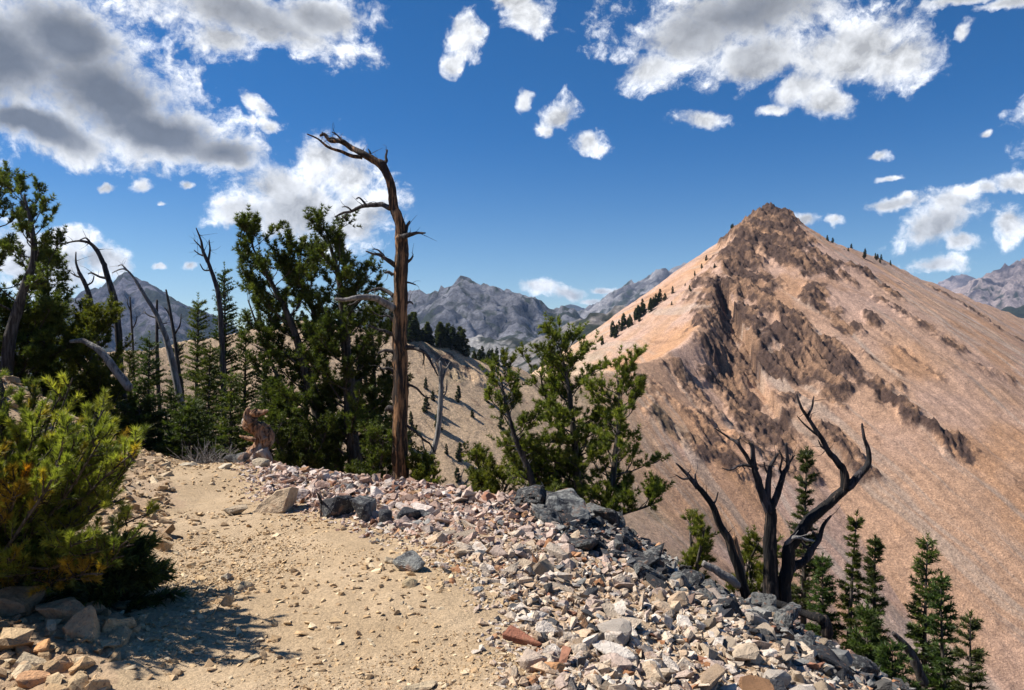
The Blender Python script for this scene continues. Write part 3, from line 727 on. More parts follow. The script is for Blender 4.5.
def ground_hit(px, py, y0=2.5, y1=16):
    d = pdir(px, py); t = np.linspace(y0, y1, 700); h = near_h(d.x * t, t, False); z = EYE + d.z * t
    b = np.nonzero(z < h)[0]; k = b[0] if len(b) else len(t) - 1
    return d.x * t[k], t[k]
R_ = math.radians
def named(px, py, w, d, h, col, mat, label, seed, yaw=0, tilt=(0, 0), sink=.25, npt=12, blocky=.25, rough=.05, cuts=3):
    """w,d,h in pixels at the spot's own distance"""
    x, y = ground_hit(px, py); k = y / F
    me = rock_mesh(seed, (w * k, d * k, h * k), col, mat, npt, cuts, rough, blocky)
    return put_rock(me, x, y, label, None, yaw, tilt, sink)
def slab():
    fr = [(245,516),(262,498),(276,489),(292,484),(287,498),(283,510),(264,516)]; y = ground_hit(262, 514)[1]
    p = [np.array(P(a, b, y + (516 - b) / 32 * .16)) for a, b in fr]; p += [q + np.array([.03, .20, -.05]) for q in p]; off = p[0].copy(); bm = bmesh.new()
    for q in p: bm.verts.new(q - off + np.array([0, 0, -.02]))
    bmesh.ops.convex_hull(bm, input=bm.verts)
    for v in [v for v in bm.verts if not v.link_faces]: bm.verts.remove(v)
    bmesh.ops.dissolve_limit(bm, angle_limit=math.radians(8), verts=bm.verts, edges=bm.edges); bmesh.ops.bevel(bm, geom=list(bm.edges), offset=.012, segments=1, affect='EDGES')
    bmesh.ops.triangulate(bm, faces=bm.faces); bmesh.ops.subdivide_edges(bm, edges=bm.edges, cuts=3, use_grid_fill=True); bm.normal_update()
    for v in bm.verts: v.co += v.normal * (float(noise2(np.array([v.co.x * 14 + v.co.y * 9]), np.array([v.co.z * 16 + v.co.y * 5]), 3)[0]) - .5) * .022
    me = bpy.data.meshes.new('rock'); bm.to_mesh(me); bm.free(); at = me.color_attributes.new('Col', 'FLOAT_COLOR', 'POINT'); at.data.foreach_set('color', np.tile([.46, .34, .22, 1.], len(me.vertices)).astype(np.float32)); me.materials.append(M['rock'])
    o = bpy.data.objects.new('rock', me); C.objects.link(o); o.location = off; tag(o, 'big tan slab leaning on the berm at the right edge of the path', 'rock')
slab()
named(236,514,26,16,12,(.36,.28,.19),M['rock'],'flat tan block tucked left of the leaning slab',502,0,(0,R_(-10)),.3)
named(300,498,36,24,14,(.50,.42,.37),M['rock'],'pale pink flat block wedged behind the leaning slab',503,.3,(0,0),.25)
named(338,517,38,26,32,(.05,.05,.055),M['lichen'],'black lichened block nearest the leaning slab',504,.4,(0,.1),.2,14,.5)
named(364,520,26,24,32,(.05,.05,.055),M['lichen'],'smaller black block right of the black lichened block',505,1.2,(0,-.1),.2,14,.5)
named(384,524,24,20,20,(.06,.06,.06),M['lichen'],'low dark stone ending the row of black blocks on the berm',506,2.2,(0,.3),.25)
named(408,519,32,24,20,(.12,.12,.12),M['lichen'],'grey blocky stone on the berm right of the black blocks',507,.2,(.1,.1),.25)
named(424,516,22,18,16,(.11,.11,.12),M['lichen'],'small grey block leaning against the grey blocky stone',508,1,(0,.3),.25)
named(411,570,46,22,20,(.2,.2,.2),M['lichen'],'blue grey lichened rock lying alone on the path edge',509,R_(-30),(R_(12),R_(22)),.18,13,.35,.08)
named(392,563,16,14,11,(.42,.33,.22),M['rock'],'small tan rock beside the blue grey lichened rock',510,.5)
named(411,588,20,16,12,(.42,.32,.19),M['rock'],'tan rock with orange top below the blue grey rock',511,.2)
named(523,641,44,26,16,(.30,.12,.07),M['rock'],'rust red brick shaped slab at the foot of the talus',512,R_(-8),(.1,R_(6)),.25,9,.6,.03)
named(565,516,62,60,34,(.2,.2,.2),M['lichen'],'large flat grey boulder under the middle pines',513,R_(10),(.1,R_(4)),.25,14,.3,.09)
named(533,668,34,26,28,(.42,.33,.26),M['rock'],'pale brown block below the rust red slab',514,.6,(.2,.1),.25)
named(552,676,34,26,24,(.46,.24,.11),M['rock'],'orange stained block right of the pale brown block',515,1.2,(.2,.3),.25)
named(612,661,52,22,20,(.52,.46,.40),M['rock'],'long white slab tilted up in the lower talus',516,R_(-35),(R_(20),R_(24)),.12,10,.5)
named(245,590,20,16,14,(.40,.31,.20),M['rock'],'tan stone lying mid path left of the scuffed patch',517,.2)
named(228,580,14,12,10,(.42,.35,.26),M['rock'],'small pale stone lying at the left of the path',518,1)
named(228,622,18,14,18,(.40,.31,.21),M['rock'],'upright tan cobble standing on the path in the foreground',519,.8,(.1,.2),.2)
named(253,660,0.1+22,16,10,(.37,.29,.19),M['rock'],'worn tan stone set flat in the foreground of the path',520,.8,(0,0),.5)
named(420,688,44,18,12,(.44,.34,.22),M['rock'],'tan wedge stone at the bottom centre edge of the path',521,.2,(.1,0),.35)
named(262,466,20,16,14,(.46,.38,.27),M['rock'],'tan block at the crest of the path beside the twisted stump',522,.3,(0,.1),.2)
named(237,462,30,26,18,(.12,.12,.13),M['lichen'],'dark grey stone at the crest left of the twisted stump',523,.5,(0,-.2),.2)
named(222,467,22,14,9,(.46,.40,.30),M['rock'],'pale flat stone at the crest in front of the dark stone',524,0,(0,0),.3)
named(188,465,24,14,8,(.44,.37,.27),M['rock'],'low pale stone at the crest near the grey brush',525,0,(0,0),.3)
# left foreground pile
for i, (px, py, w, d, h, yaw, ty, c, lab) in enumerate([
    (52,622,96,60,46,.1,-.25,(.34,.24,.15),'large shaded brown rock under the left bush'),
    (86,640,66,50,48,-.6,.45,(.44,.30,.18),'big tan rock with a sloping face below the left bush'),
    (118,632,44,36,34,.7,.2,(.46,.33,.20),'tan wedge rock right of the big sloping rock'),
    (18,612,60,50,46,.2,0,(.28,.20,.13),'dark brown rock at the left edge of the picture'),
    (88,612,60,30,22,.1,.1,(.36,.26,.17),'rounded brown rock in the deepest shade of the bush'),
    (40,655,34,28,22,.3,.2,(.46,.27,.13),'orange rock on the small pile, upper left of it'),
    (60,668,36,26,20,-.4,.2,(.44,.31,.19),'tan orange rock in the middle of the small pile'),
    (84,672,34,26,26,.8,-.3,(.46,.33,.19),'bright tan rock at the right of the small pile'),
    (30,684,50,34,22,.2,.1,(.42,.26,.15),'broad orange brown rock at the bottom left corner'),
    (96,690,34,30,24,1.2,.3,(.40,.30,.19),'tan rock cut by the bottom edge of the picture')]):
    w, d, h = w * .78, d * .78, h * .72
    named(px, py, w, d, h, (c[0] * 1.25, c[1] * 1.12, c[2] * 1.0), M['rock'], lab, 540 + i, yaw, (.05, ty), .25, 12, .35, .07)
KINDS = [('pale cream rock in the talus', 'pale cream rocks in the talus', PAL_PALE, 'rock'),
         ('pinkish rock lying in the talus', 'pinkish rocks in the upper talus', PAL_PINK, 'rock'),
         ('dark lichened block in the rim', 'dark lichened blocks along the rim', PAL_DARK, 'lichen'),
         ('rust brown rock in the talus', 'rust brown rocks in the talus', PAL_RUST, 'rock')]
protos = {k: [rock_mesh(600 + 20 * k + j, (2, 2 * rng.uniform(.55, .9), 2 * rng.uniform(.3, .62)), pal[rng.integers(0, len(pal))], M[mt], 11 + j % 4, 2, .06, .35) for j in range(7)] for k, (_, _, pal, mt) in enumerate(KINDS)}
def scatter(kind, n, test, lo, hi, sink=.15, y0=2.8, y1=10, tilt=.4):
    x, y = sample(n, -4.5, 6, y0, y1, test, rng); zz = near_h(x, y)
    for i in range(n):
        me = protos[kind][rng.integers(0, 7)]; o = bpy.data.objects.new('rock', me); C.objects.link(o)
        s = float(np.exp(rng.uniform(np.log(lo), np.log(hi)))); o.scale = (s, s, s)
        o.rotation_euler = (rng.normal(0, tilt), rng.normal(0, tilt), rng.uniform(0, 6.28)); o.location = (x[i], y[i], zz[i] + s * (.4 - sink))
        qx = CX + F * x[i] / y[i]; qy = HY + F * (EYE - zz[i]) / y[i]
        zone = 'near the bottom edge of the picture' if qy > 640 else 'below the tall bare trunk' if qx < 470 else 'below the middle pines' if qx < 600 else 'between middle pines and charred tree' if qx < 705 else 'by the foot of the charred tree' if qx < 830 else 'right of the charred tree'
        size_ = 'large ' if s > .13 else 'small ' if s < .085 else 'mid sized '
        tag(o, size_ + KINDS[kind][0] + ' ' + zone, 'rock', KINDS[kind][1])
scatter(2, 100, lambda x, y: talus_zone(x, y) & (edge_in(x, y) < 1.25) & (edge_in(x, y) > -.8) & (x > .15), .07, .24)
scatter(0, 70, lambda x, y: talus_zone(x, y) & (edge_in(x, y) > -.3) & (y < 6.4), .055, .17)
scatter(1, 45, lambda x, y: talus_zone(x, y) & (edge_in(x, y) > -.1) & (y > 5.8), .05, .11)
scatter(3, 14, lambda x, y: talus_zone(x, y) & (edge_in(x, y) > -.1), .05, .11)

scatter(2, 16, lambda x, y: talus_zone(x, y) & (edge_in(x, y) < 1.5) & (edge_in(x, y) > -.2) & (x > .3), .14, .21, .3)
scatter(0, 24, lambda x, y: talus_zone(x, y) & (edge_in(x, y) > .3) & (y < 5.8) & (x > .2), .10, .17, .3, tilt=.3)
# ------------------------------------------------------------------ foliage builders
def unit(v): return v / (np.linalg.norm(v, axis=-1, keepdims=True) + 1e-9)
def needles(mb, Pn, Dn, m, L, w, spread, r, pal, cjit=.15, hang=0.0, ccol=None):
    """m needle triangles round each anchor Pn pointing along Dn"""
    n = len(Pn)
    if n == 0: return
    Pn = np.repeat(Pn, m, 0); Dn = np.repeat(unit(Dn), m, 0)
    rv = r.normal(0, 1, (n * m, 3)); rv = unit(rv - Dn * (rv * Dn).sum(1, keepdims=True))
    sp = spread * r.uniform(.35, 1.15, (n * m, 1))
    d = unit(Dn * np.cos(sp) + rv * np.sin(sp)); d[:, 2] -= hang
    side = unit(np.cross(d, r.normal(0, 1, (n * m, 3)))) * w / 2
    l = L * r.uniform(.65, 1.15, (n * m, 1))
    V = np.stack([Pn - side, Pn + side, Pn + d * l], 1).reshape(-1, 3)
    T = np.arange(n * m * 3).reshape(-1, 3)
    if ccol is None: ccol = pal[r.integers(0, len(pal), n)] * r.uniform(1 - cjit, 1 + cjit, (n, 1))
    mb.add(V, None, T, np.repeat(ccol, m * 3, 0))
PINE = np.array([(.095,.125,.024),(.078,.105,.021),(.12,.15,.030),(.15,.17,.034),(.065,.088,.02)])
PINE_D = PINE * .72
PINE_Y = np.array([1.18, 1.0, .9]) * np.array([(.11,.145,.026),(.13,.165,.03),(.09,.12,.024),(.16,.185,.032),(.07,.10,.02)])
FIRC = np.array([(.040,.065,.018),(.056,.085,.02),(.07,.10,.024),(.034,.052,.018)])
FIR_Y = np.array([(.075,.10,.02),(.10,.115,.022),(.06,.085,.022)])

def grow_pine(stems, crown, r, mat_bark, label, cat, group=None, name='pine_tree', pal=PINE, tuft=(26, .065, .009, .95), dens=1.0, base=None, limb_r=.18, up=.5, twig=.2, kind_trunk='trunk', extra=None):
    """stems: list of (world pts, r0, r1); crown: list per stem of dict(t0, n, len0, len1, az, azw)"""
    root = bpy.data.objects.new(name, None); C.objects.link(root)
    root.location = base if base is not None else Vector(stems[0][0][0]); off = np.array(root.location)
    tag(root, label, cat, group)
    fol = MB(); A = []; D = []
    for (pts, r0, r1), cr in zip(stems, crown):
        tr = MB(); pts = [np.array(p, float) - off for p in pts]
        rad = list(np.linspace(r0, r1, len(pts))); tube(tr, pts, rad, 9, 6, .06, .12, r)
        path, _ = catmull(pts, rad, 12); n = len(path)
        for k in range(int(cr['n'] * dens)):
            t = cr['t0'] + (cr.get('t1', 1) - cr['t0']) * ((k + r.uniform(0, 1)) / (cr['n'] * dens)); i = min(int(t * (n - 1)), n - 2)
            p = path[i] + (path[i + 1] - path[i]) * (t * (n - 1) - i); T = unit(path[i + 1] - path[i])
            az = r.uniform(0, 2 * np.pi) if 'az' not in cr else cr['az'] + r.normal(0, cr['azw'])
            q = (t - cr['t0']) / (1 - cr['t0'] + 1e-9); Lb = (cr['len0'] * (1 - q) + cr['len1'] * q) * r.uniform(.4, 1.3)
            el = r.uniform(-.1, .5) + q * .5
            d = np.array([math.cos(az) * math.cos(el), math.sin(az) * math.cos(el), math.sin(el)])
            seg = 6; bp = [p]
            for s in range(seg):
                d = unit(d + r.normal(0, .16, 3) + np.array([0, 0, up * .22])); bp.append(bp[-1] + d * Lb / seg)
            rb = max(.006, (r0 + (r1 - r0) * t) * limb_r + .004)
            tube(tr, bp, list(np.linspace(rb, .004, seg + 1)), 5, 1, 0, 0, r)
            # twigs, each ending in a brush of needles
            nt_ = max(6, int(Lb / .034))
            for j in range(nt_):
                s = r.uniform(.22, 1) ** .8 * seg; ii = min(int(s), seg - 1); a = bp[ii] + (bp[ii + 1] - bp[ii]) * (s - ii)
                dd = unit(bp[ii + 1] - bp[ii]) + r.normal(0, .55, 3) + np.array([0, 0, .35]); dd = unit(dd)
                tl = twig * r.uniform(.4, 1.2); e = a + dd * tl * .5; dd2 = unit(dd + np.array([0, 0, .35])); f = e + dd2 * tl * .5
                side = np.array([.0035, 0, 0]); tr.add([a - side, a + side, f], None, [[0, 1, 2]])
                for h in (.55, .8, 1.0): A.append(a + (f - a) * h); D.append(dd2)
            A.append(bp[-1]); D.append(d)
        tr.build(kind_trunk, mat_bark, root, True)
    A = np.array(A); D = np.array(D)
    m, L_, w, sp = tuft
    cc = pal[r.integers(0, len(pal), len(A))] * (1 + (fbm2(A[:, 0] * 3 + 5, A[:, 2] * 3, 3, int(r.integers(0, 99)))[:, None] - .5) * .9)
    needles(fol, A, D, m, L_, w, sp, r, pal, ccol=cc)
    fol.build('crown', M['leaf'], root)
    return root

def grow_fir(h, R0, r, name, label, cat, loc, group=None, pal=FIRC, t0=.04, dens=1.0, lean=(0, 0), fine=1.0, bare=None, power=.85, nl=None, nw=None, r0=None, gap=0.0, dead_top=None):
    root = bpy.data.objects.new(name, None); C.objects.link(root); root.location = loc; tag(root, label, cat, group)
    tr = MB(); pal = pal * r.uniform(.85, 1.2, (1, 3)) * np.array([1 + r.uniform(0, .25), 1, 1]); r0 = r0 or .014 * h + .015
    ax = lambda t: np.array([lean[0] * t * h + .02 * h * math.sin(3 * t + r0 * 50) * .5, lean[1] * t * h, t * h])
    top = [ax(t) for t in np.linspace(0, 1, 8)]
    tube(tr, top, list(np.linspace(r0, .004, 8)), 7, 3, .05, .1, r)
    fol = MB(); A = []; D = []; z = t0; 
    dz = .060 / fine / h / dens
    while z < .985:
        q = (z - t0) / (1 - t0); Rr = R0 * 1.12 * (1 - q) ** power * (1 - .35 * smooth(.12, 0, q)) + .03
        if gap and fbm2(np.array([z * h * 2.2]), np.array([R0 * 7]), 2, 5)[0] < gap: Rr *= .35
        c = ax(z)
        for k in range(4 if r.uniform() < .5 else 5):
            if r.uniform() < .12 + gap * .3: continue
            az = r.uniform(0, 6.283); L_ = Rr * r.uniform(.6, 1.12); ns = max(2, int(L_ / .034 * fine))
            d = np.array([math.cos(az), math.sin(az), .12 + q * .5 - (1 - q) * .28])
            e1 = c + d * L_ * .6; e2 = c + np.array([d[0], d[1], d[2] * .75 + .09]) * L_
            tube(tr, [c, e1, e2], [r0 * .25 + .003, .005, .002], 4, 1)
            s = r.uniform(.15, 1, ns)[:, None]; p = np.where(s < .6, c + (e1 - c) * s / .6, e1 + (e2 - e1) * (s - .6) / .4)
            A.append(p); sd_ = np.where(r.uniform(0, 1, (ns, 1)) < .5, -1, 1) * np.array([[-d[1], d[0], 0.05]])
            D.append(unit(np.array([[d[0], d[1], d[2] + .1]]) * .8 + sd_ * r.uniform(.4, 1.2, (ns, 1))))
            A.append(e2[None]); D.append(d[None])
        z += dz * r.uniform(.7, 1.3)
    A.append(top[-1][None]); D.append(np.array([[0, 0, 1.]]))
    A = np.vstack(A); D = np.vstack(D)
    # flat sprays: needle sets along a short twiglet
    tw = min(.16, R0 * .4)
    for f in (0, .35, .7):
        needles(fol, A + D * tw * f, D, 8 if nl is None else 3, nl or .075, nw or .017, .85, r, pal, .25)
    tr.build('trunk', M['bark'], root, True); fol.build('crown', M['leaf'], root)
    return root
def copy_tree(root, loc, rz, s, label, group=None, cat=None):
    c = root.copy(); C.objects.link(c); c.location = loc; c.rotation_euler = (0, 0, rz); c.scale = (s, s, s) if isinstance(s, (int, float)) else s
    for ch in root.children:
        k = ch.copy(); C.objects.link(k); k.parent = c
    c['label'] = label
    if group: c['group'] = group
    elif 'group' in c: del c['group']
    return c
def stemw(px, Y, top_r=None, dy=0.0, extend=True):
    """pixel path base->top at distance Y, with the base dropped to the ground"""
    pts = [np.array(P(p[0], p[1], Y + (p[2] if len(p) > 2 else 0))) for p in px]
    b = pts[0].copy(); g_ = gz(b[0], b[1]) - .15
    if g_ < b[2] - .02: b[2] = g_; pts = [b] + pts
    return pts

# ------------------------------------------------------------------ dead trees
def dead_tree(name, label, cat, Y, trunk, tr_w, limbs, mat, limb_mat=None, group=None, seed=1, flute=.05, rough=.05, seg=16, extra=None, twigs=0, base_drop=True, nparts=True):
    """pixel paths; widths in pixels at distance Y; each limb a part of its own"""
    r = np.random.default_rng(seed); k = Y / F
    pts = stemw(trunk, Y) if base_drop else [np.array(P(p[0], p[1], Y)) for p in trunk]
    w = list(tr_w); 
    if len(pts) > len(w): w = [w[0] * 1.15] + w
    root = bpy.data.objects.new(name, None); C.objects.link(root); root.location = Vector(pts[0]); off = pts[0]
    tag(root, label, cat, group)
    mb = MB(); tube(mb, [p - off for p in pts], [x * k / 2 for x in w], seg, 8, rough, .10, r, flute=flute, twist=.8)
    mb.build('trunk', mat, root, True)
    for lb in limbs:
        path, ws = lb[0], lb[1]; mt = lb[2] if len(lb) > 2 else (limb_mat or mat)
        q = [np.array(P(p[0], p[1], Y + (p[2] if len(p) > 2 else 0))) - off for p in path]; rr = [x * k / 2 for x in np.linspace(ws[0], ws[1], len(path))]
        mb = MB(); tube(mb, q, rr, 9, 5, rough * .8, .22, r, flute=flute * .6)
        path_, rad_ = catmull(q, rr, 6)
        for t in range(int(twigs * len(path))):
            i = r.integers(len(path_) // 4, len(path_) - 1); d = unit(unit(path_[i + 1] - path_[i]) * .5 + r.normal(0, .7, 3) + [0, 0, .3]); L_ = r.uniform(4, 20) * k
            a = path_[i]; b = a + d * L_ * .5; c = b + unit(d + r.normal(0, .4, 3)) * L_ * .5
            tube(mb, [a, b, c], [max(rad_[i] * .35, .003), .003, .0015], 5, 2, 0, 0, r)
        mb.build('branch', mt, root, True)
    return root

Ys = 11.2
dead_tree('dead_tree', 'tall bare orange and black dead trunk curving left at the top, behind the berm', 'dead tree', Ys,
    [(401,500),(401,470),(400,430),(400,380),(399,340),(400,300),(401,262),(401,236)], [20,16.5,15.5,15,14.5,14,13.5,12],
    [([(401,240),(399,222),(395,206),(391,188),(384,168),(378,162)],(11.5,7),M['snag']),
     ([(384,168),(374,160),(362,153),(350,148,.1),(340,141,.1),(330,141,.15),(324,134,.15),(320,136,.15)],(8,2.5),M['snag']),
     ([(362,157),(352,156),(340,151,-.1),(328,147,-.15),(318,139,-.2),(307,134,-.2)],(4.5,1.2),M['snag']),
     ([(350,148,.1),(346,142),(341,139),(336,134),(332,132)],(3,1)),([(371,158),(370,152),(368,149)],(3,1)),
     ([(382,168),(386,162),(386,156),(387,150)],(4,1.5)),([(340,142),(333,138),(328,138),(322,132)],(2.6,1)),
     ([(390,208),(382,205,.1),(372,205,.1),(362,206,.15),(352,211,.2),(343,213,.2),(335,217,.2)],(6,1.5)),([(366,205,.1),(360,198,.1),(356,199)],(2.6,1)),([(352,211),(347,207),(342,207)],(2,.8)),([(348,212),(344,217),(338,220)],(2,.8)),
     ([(400,238),(407,235,-.1),(412,234,-.1),(418,233,-.15),(425,233,-.2)],(7,1.5)),([(406,234),(407,226),(410,221)],(4.5,1.5)),
     ([(396,266),(388,260,-.1),(380,255,-.15),(374,254,-.2),(366,251,-.2)],(5.5,1.5)),([(384,256),(378,250),(372,249)],(2.4,.8)),
     ([(393,308,-.1),(383,302,-.2),(370,297,-.3),(355,298,-.4),(345,300,-.4),(336,299,-.4)],(8,3),M['grey_wood']),([(362,297,-.3),(355,303,-.3),(348,305,-.3)],(3,1)),
     ([(394,296,.1),(384,290,.2),(376,289,.2),(368,292,.3)],(5,2)),([(394,335),(385,331,-.1),(377,329,-.1),(368,325,-.2)],(4,1.5)),
     ([(405,348),(414,348,-.1),(423,351,-.2),(429,358,-.2),(433,366,-.3),(438,376,-.3)],(5,1.2)),([(423,351,-.2),(424,358,-.2),(423,365,-.2)],(2,1)),
     ([(405,282),(411,283),(416,285)],(2.4,1)),([(393,352),(386,350),(378,353)],(4,1.5)),([(394,410),(389,408),(386,410)],(7,4)),([(406,384),(416,388),(424,396),(430,398)],(3,1)),([(393,275),(389,272),(385,273)],(4,2)),([(406,262),(411,259),(413,256)],(3.5,1.5)),([(394,372),(388,368),(383,369),(379,366)],(3.5,1)),([(405,305),(410,302),(413,304)],(3,1.2)),([(394,322),(388,316),(380,316),(372,311)],(3,.8)),([(395,440),(389,436),(385,438)],(3,1.2)),([(406,425),(416,432),(424,440),(430,444),(436,454)],(3,1))],
    M['snag'], M['dark_wood'], seed=3, flute=.08, rough=.06, twigs=.8)
Yb = 7.4
dead_tree('burnt_tree', 'charred black many limbed dead tree rising from the rocky rim at the right', 'dead tree', Yb,
    [(772,618),(771,590),(770,560),(770,530),(770,508)], [20,15.5,13.5,12,10],
    [([(770,512),(766,503),(761,490),(757,476),(754,464),(752,447),(750,444)],(11,3)),
     ([(757,470),(750,462),(744,452),(736,442),(729,438,.1),(722,433,.1),(714,428,.1)],(5,1)),([(754,467),(746,465),(738,466),(730,470),(722,468)],(4,1)),([(741,448),(739,440),(741,436)],(2,.8)),
     ([(770,512),(772,505),(776,497),(780,486),(784,473),(788,466),(787,455),(786,444)],(9,2.5)),([(786,470),(790,462),(795,455)],(3,1)),([(785,476),(780,470),(782,458),(779,450)],(3,1)),
     ([(769,510),(768,496),(769,480),(770,468),(774,460),(778,453)],(8,2)),([(770,475),(766,470),(764,462)],(3,1)),
     ([(783,612),(786,590),(787,568),(790,546),(797,536),(806,524),(820,511),(833,499),(841,492),(847,486)],(14,8.5),M['burnt_trunk']),
     ([(846,488),(856,478),(865,469),(869,460),(868,448),(864,437),(862,424)],(9,2)),
     ([(845,489),(844,476),(842,464)],(10,6),M['burnt_trunk']),
     ([(842,468),(836,460),(828,450),(820,436),(812,424),(804,412),(799,402),(797,394)],(7,1.5)),([(808,416),(812,407),(813,401),(814,396)],(3,1)),([(821,437),(812,431),(803,423),(797,416)],(3,.8)),([(829,451),(822,447),(818,440)],(3,1)),
     ([(790,570),(797,564),(804,561),(812,550),(818,540),(822,528),(826,521),(831,516)],(9,2)),([(786,544),(794,537,-.1),(804,539,-.1),(814,541,-.1)],(5,2),M['grey_wood']),([(812,550),(805,546),(800,540)],(4,1)),([(818,538),(812,531),(808,526)],(3,1)),
     ([(748,606,.1),(743,585,.1),(737,562,.1),(730,542,.1),(722,527,.1),(713,508,.1),(706,496,.1),(695,484,.1)],(10.5,5),M['burnt_trunk']),([(698,488,.1),(690,478,.1),(684,471,.1),(676,463,.1)],(6,1.5)),([(700,491,.1),(696,481,.1),(695,474,.1)],(4,1.5)),([(690,478,.1),(683,479,.1),(676,475,.1)],(3,1)),([(712,506,.1),(716,500,.1),(718,492,.1)],(3,1)),
     ([(741,590,.2),(741,572,.2),(738,553,.2),(734,537,.2)],(9,6),M['stump'])],
    M['burnt_trunk'], M['burnt'], seed=5, flute=.07, rough=.04, seg=18, twigs=.7)
def log(name, label, px, Y, ws, mat, seed, z_off=0):
    r = np.random.default_rng(seed); k = Y / F; pts = [np.array(P(p[0], p[1], Y + (p[2] if len(p) > 2 else 0))) for p in px]; off = pts[0]
    mb = MB(); tube(mb, [p - off for p in pts], [w * k / 2 for w in ws], 10, 6, .05, .2, r, flute=.06)
    o = mb.build(name, mat, None, True); o.location = Vector(off); tag(o, label, 'log'); return o
log('fallen_log', 'blackened root log lying on the rocks right of the charred tree', [(775,603),(790,608,-.1),(806,614,-.2),(818,618,-.3),(824,622,-.3),(826,634,-.3)], 7.1, [8,8,7,9,11,10], M['burnt_trunk'], 11)
log('fallen_log', 'grey log poking out of the rocks left of the charred tree', [(703,563),(716,570),(728,577),(740,586)], 7.5, [6,8,9,8], M['grey_wood'], 12)
log('fallen_log', 'dark log sticking out among the firs in the lower right corner', [(893,633),(905,645),(915,662),(924,684)], 9.6, [4,7,9,10], M['dark_wood'], 13)
log('fallen_log', 'pale arched dead branch at the left behind the bush', [(70,342),(82,341),(94,347),(108,360),(118,374),(130,388)], 12.5, [3,5,6,7,8,8], M['grey_wood'], 14)

# left background snags
DT = [('black dead tree bending left over the trees at the left', 15, [(126,420),(122,390),(119,350),(116,310),(110,285),(104,264)], [9,9,8,8,7,6], [([(104,264),(97,250),(89,243),(76,241),(60,245)],(5,1)),([(108,278),(100,277),(92,273),(88,274)],(3,1)),([(119,330),(111,326),(107,328)],(2.5,1)),([(90,243),(86,238),(80,240)],(2,1))]),
      ('short leaning dead tree left of the black bending one', 16.5, [(95,400),(93,330),(90,300),(86,286),(79,272)], [7,6,6,5,4], [([(79,272),(76,263),(76,252)],(3,1)),([(86,286),(92,282),(94,276)],(2,1)),([(82,278),(76,276),(71,273)],(2,1))]),
      ('thin dead tree with a forked tip right of the black bending one', 17, [(98,400),(98,350),(97,318),(97,304)], [4.5,4,3.5,2.5], [([(97,312),(92,302),(90,299)],(2,1)),([(97,330),(101,318),(101,308)],(2.5,1))]),
      ('long grey dead tree leaning left across the left peak', 16, [(184,425),(179,395),(173,365),(168,345),(162,327),(154,310),(145,296),(136,281)], [8,8,7.5,7,6,5,4.5,3.5], [([(136,281),(128,271),(121,269),(112,273)],(2.6,.8)),([(158,318),(150,316),(144,312)],(2.2,.8)),([(128,271),(122,265),(118,266)],(1.6,.8))]),
      ('straight dead pole crossing behind the long leaning dead tree', 18, [(160,420),(158,380),(157,340),(157,300)], [5,5,4,2.5], [([(157,330),(163,324),(167,323)],(1.8,.8)),([(157,365),(150,360),(147,352)],(1.8,.8)),([(157,315),(152,309),(150,301)],(1.6,.7))]),
      ('slim dead tree right of the long leaning one, tip leaning left', 17.5, [(183,410),(179,370),(174,335),(169,305),(166,290)], [5,4.5,4,3,2], [([(174,335),(180,325),(181,314)],(1.8,.7)),([(177,355),(183,345),(186,344)],(1.6,.7)),([(171,318),(166,309),(164,308)],(1.6,.7))]),
      ('very thin dead pole left of the straight dead pole', 18.5, [(135,420),(134,370),(132,330),(130,297)], [3.5,3,2.6,1.6], [([(132,330),(136,322),(137,316)],(1.4,.6)),([(131,312),(128,305),(127,299)],(1.3,.6))]),
      ('silvery forked dead trunk in the gap right of the tall bare trunk', 15, [(424,470),(433,452),(439,425),(441,395),(441,375),(440,362)], [6,6.5,6.5,6,5,3.5], [([(441,378),(437,366),(434,361)],(3,1)),([(441,385),(446,370),(450,362)],(3,1)),([(430,458),(424,448),(422,436)],(2.4,.8)),([(441,400),(446,392),(447,380)],(2,.8)),([(433,450),(424,458),(416,470)],(2.5,1))]),
      ('small leafless grey snag low in front of the tall bare trunk gap', 12.5, [(452,500),(462,488),(470,478),(478,470)], [4,3.5,2.5,1.5], [([(462,488),(461,478),(464,470)],(1.8,.7)),([(470,478),(478,480),(486,478)],(1.6,.7))])]
for i, (lab, Y_, tr, w, lm) in enumerate(DT):
    dead_tree('dead_tree', lab, 'dead tree', Y_, tr, [q * .82 for q in w], lm, M['grey_wood'] if 'silver' in lab or 'grey' in lab else M['dark_wood'], seed=30 + i, flute=.05, seg=9, twigs=1.0)

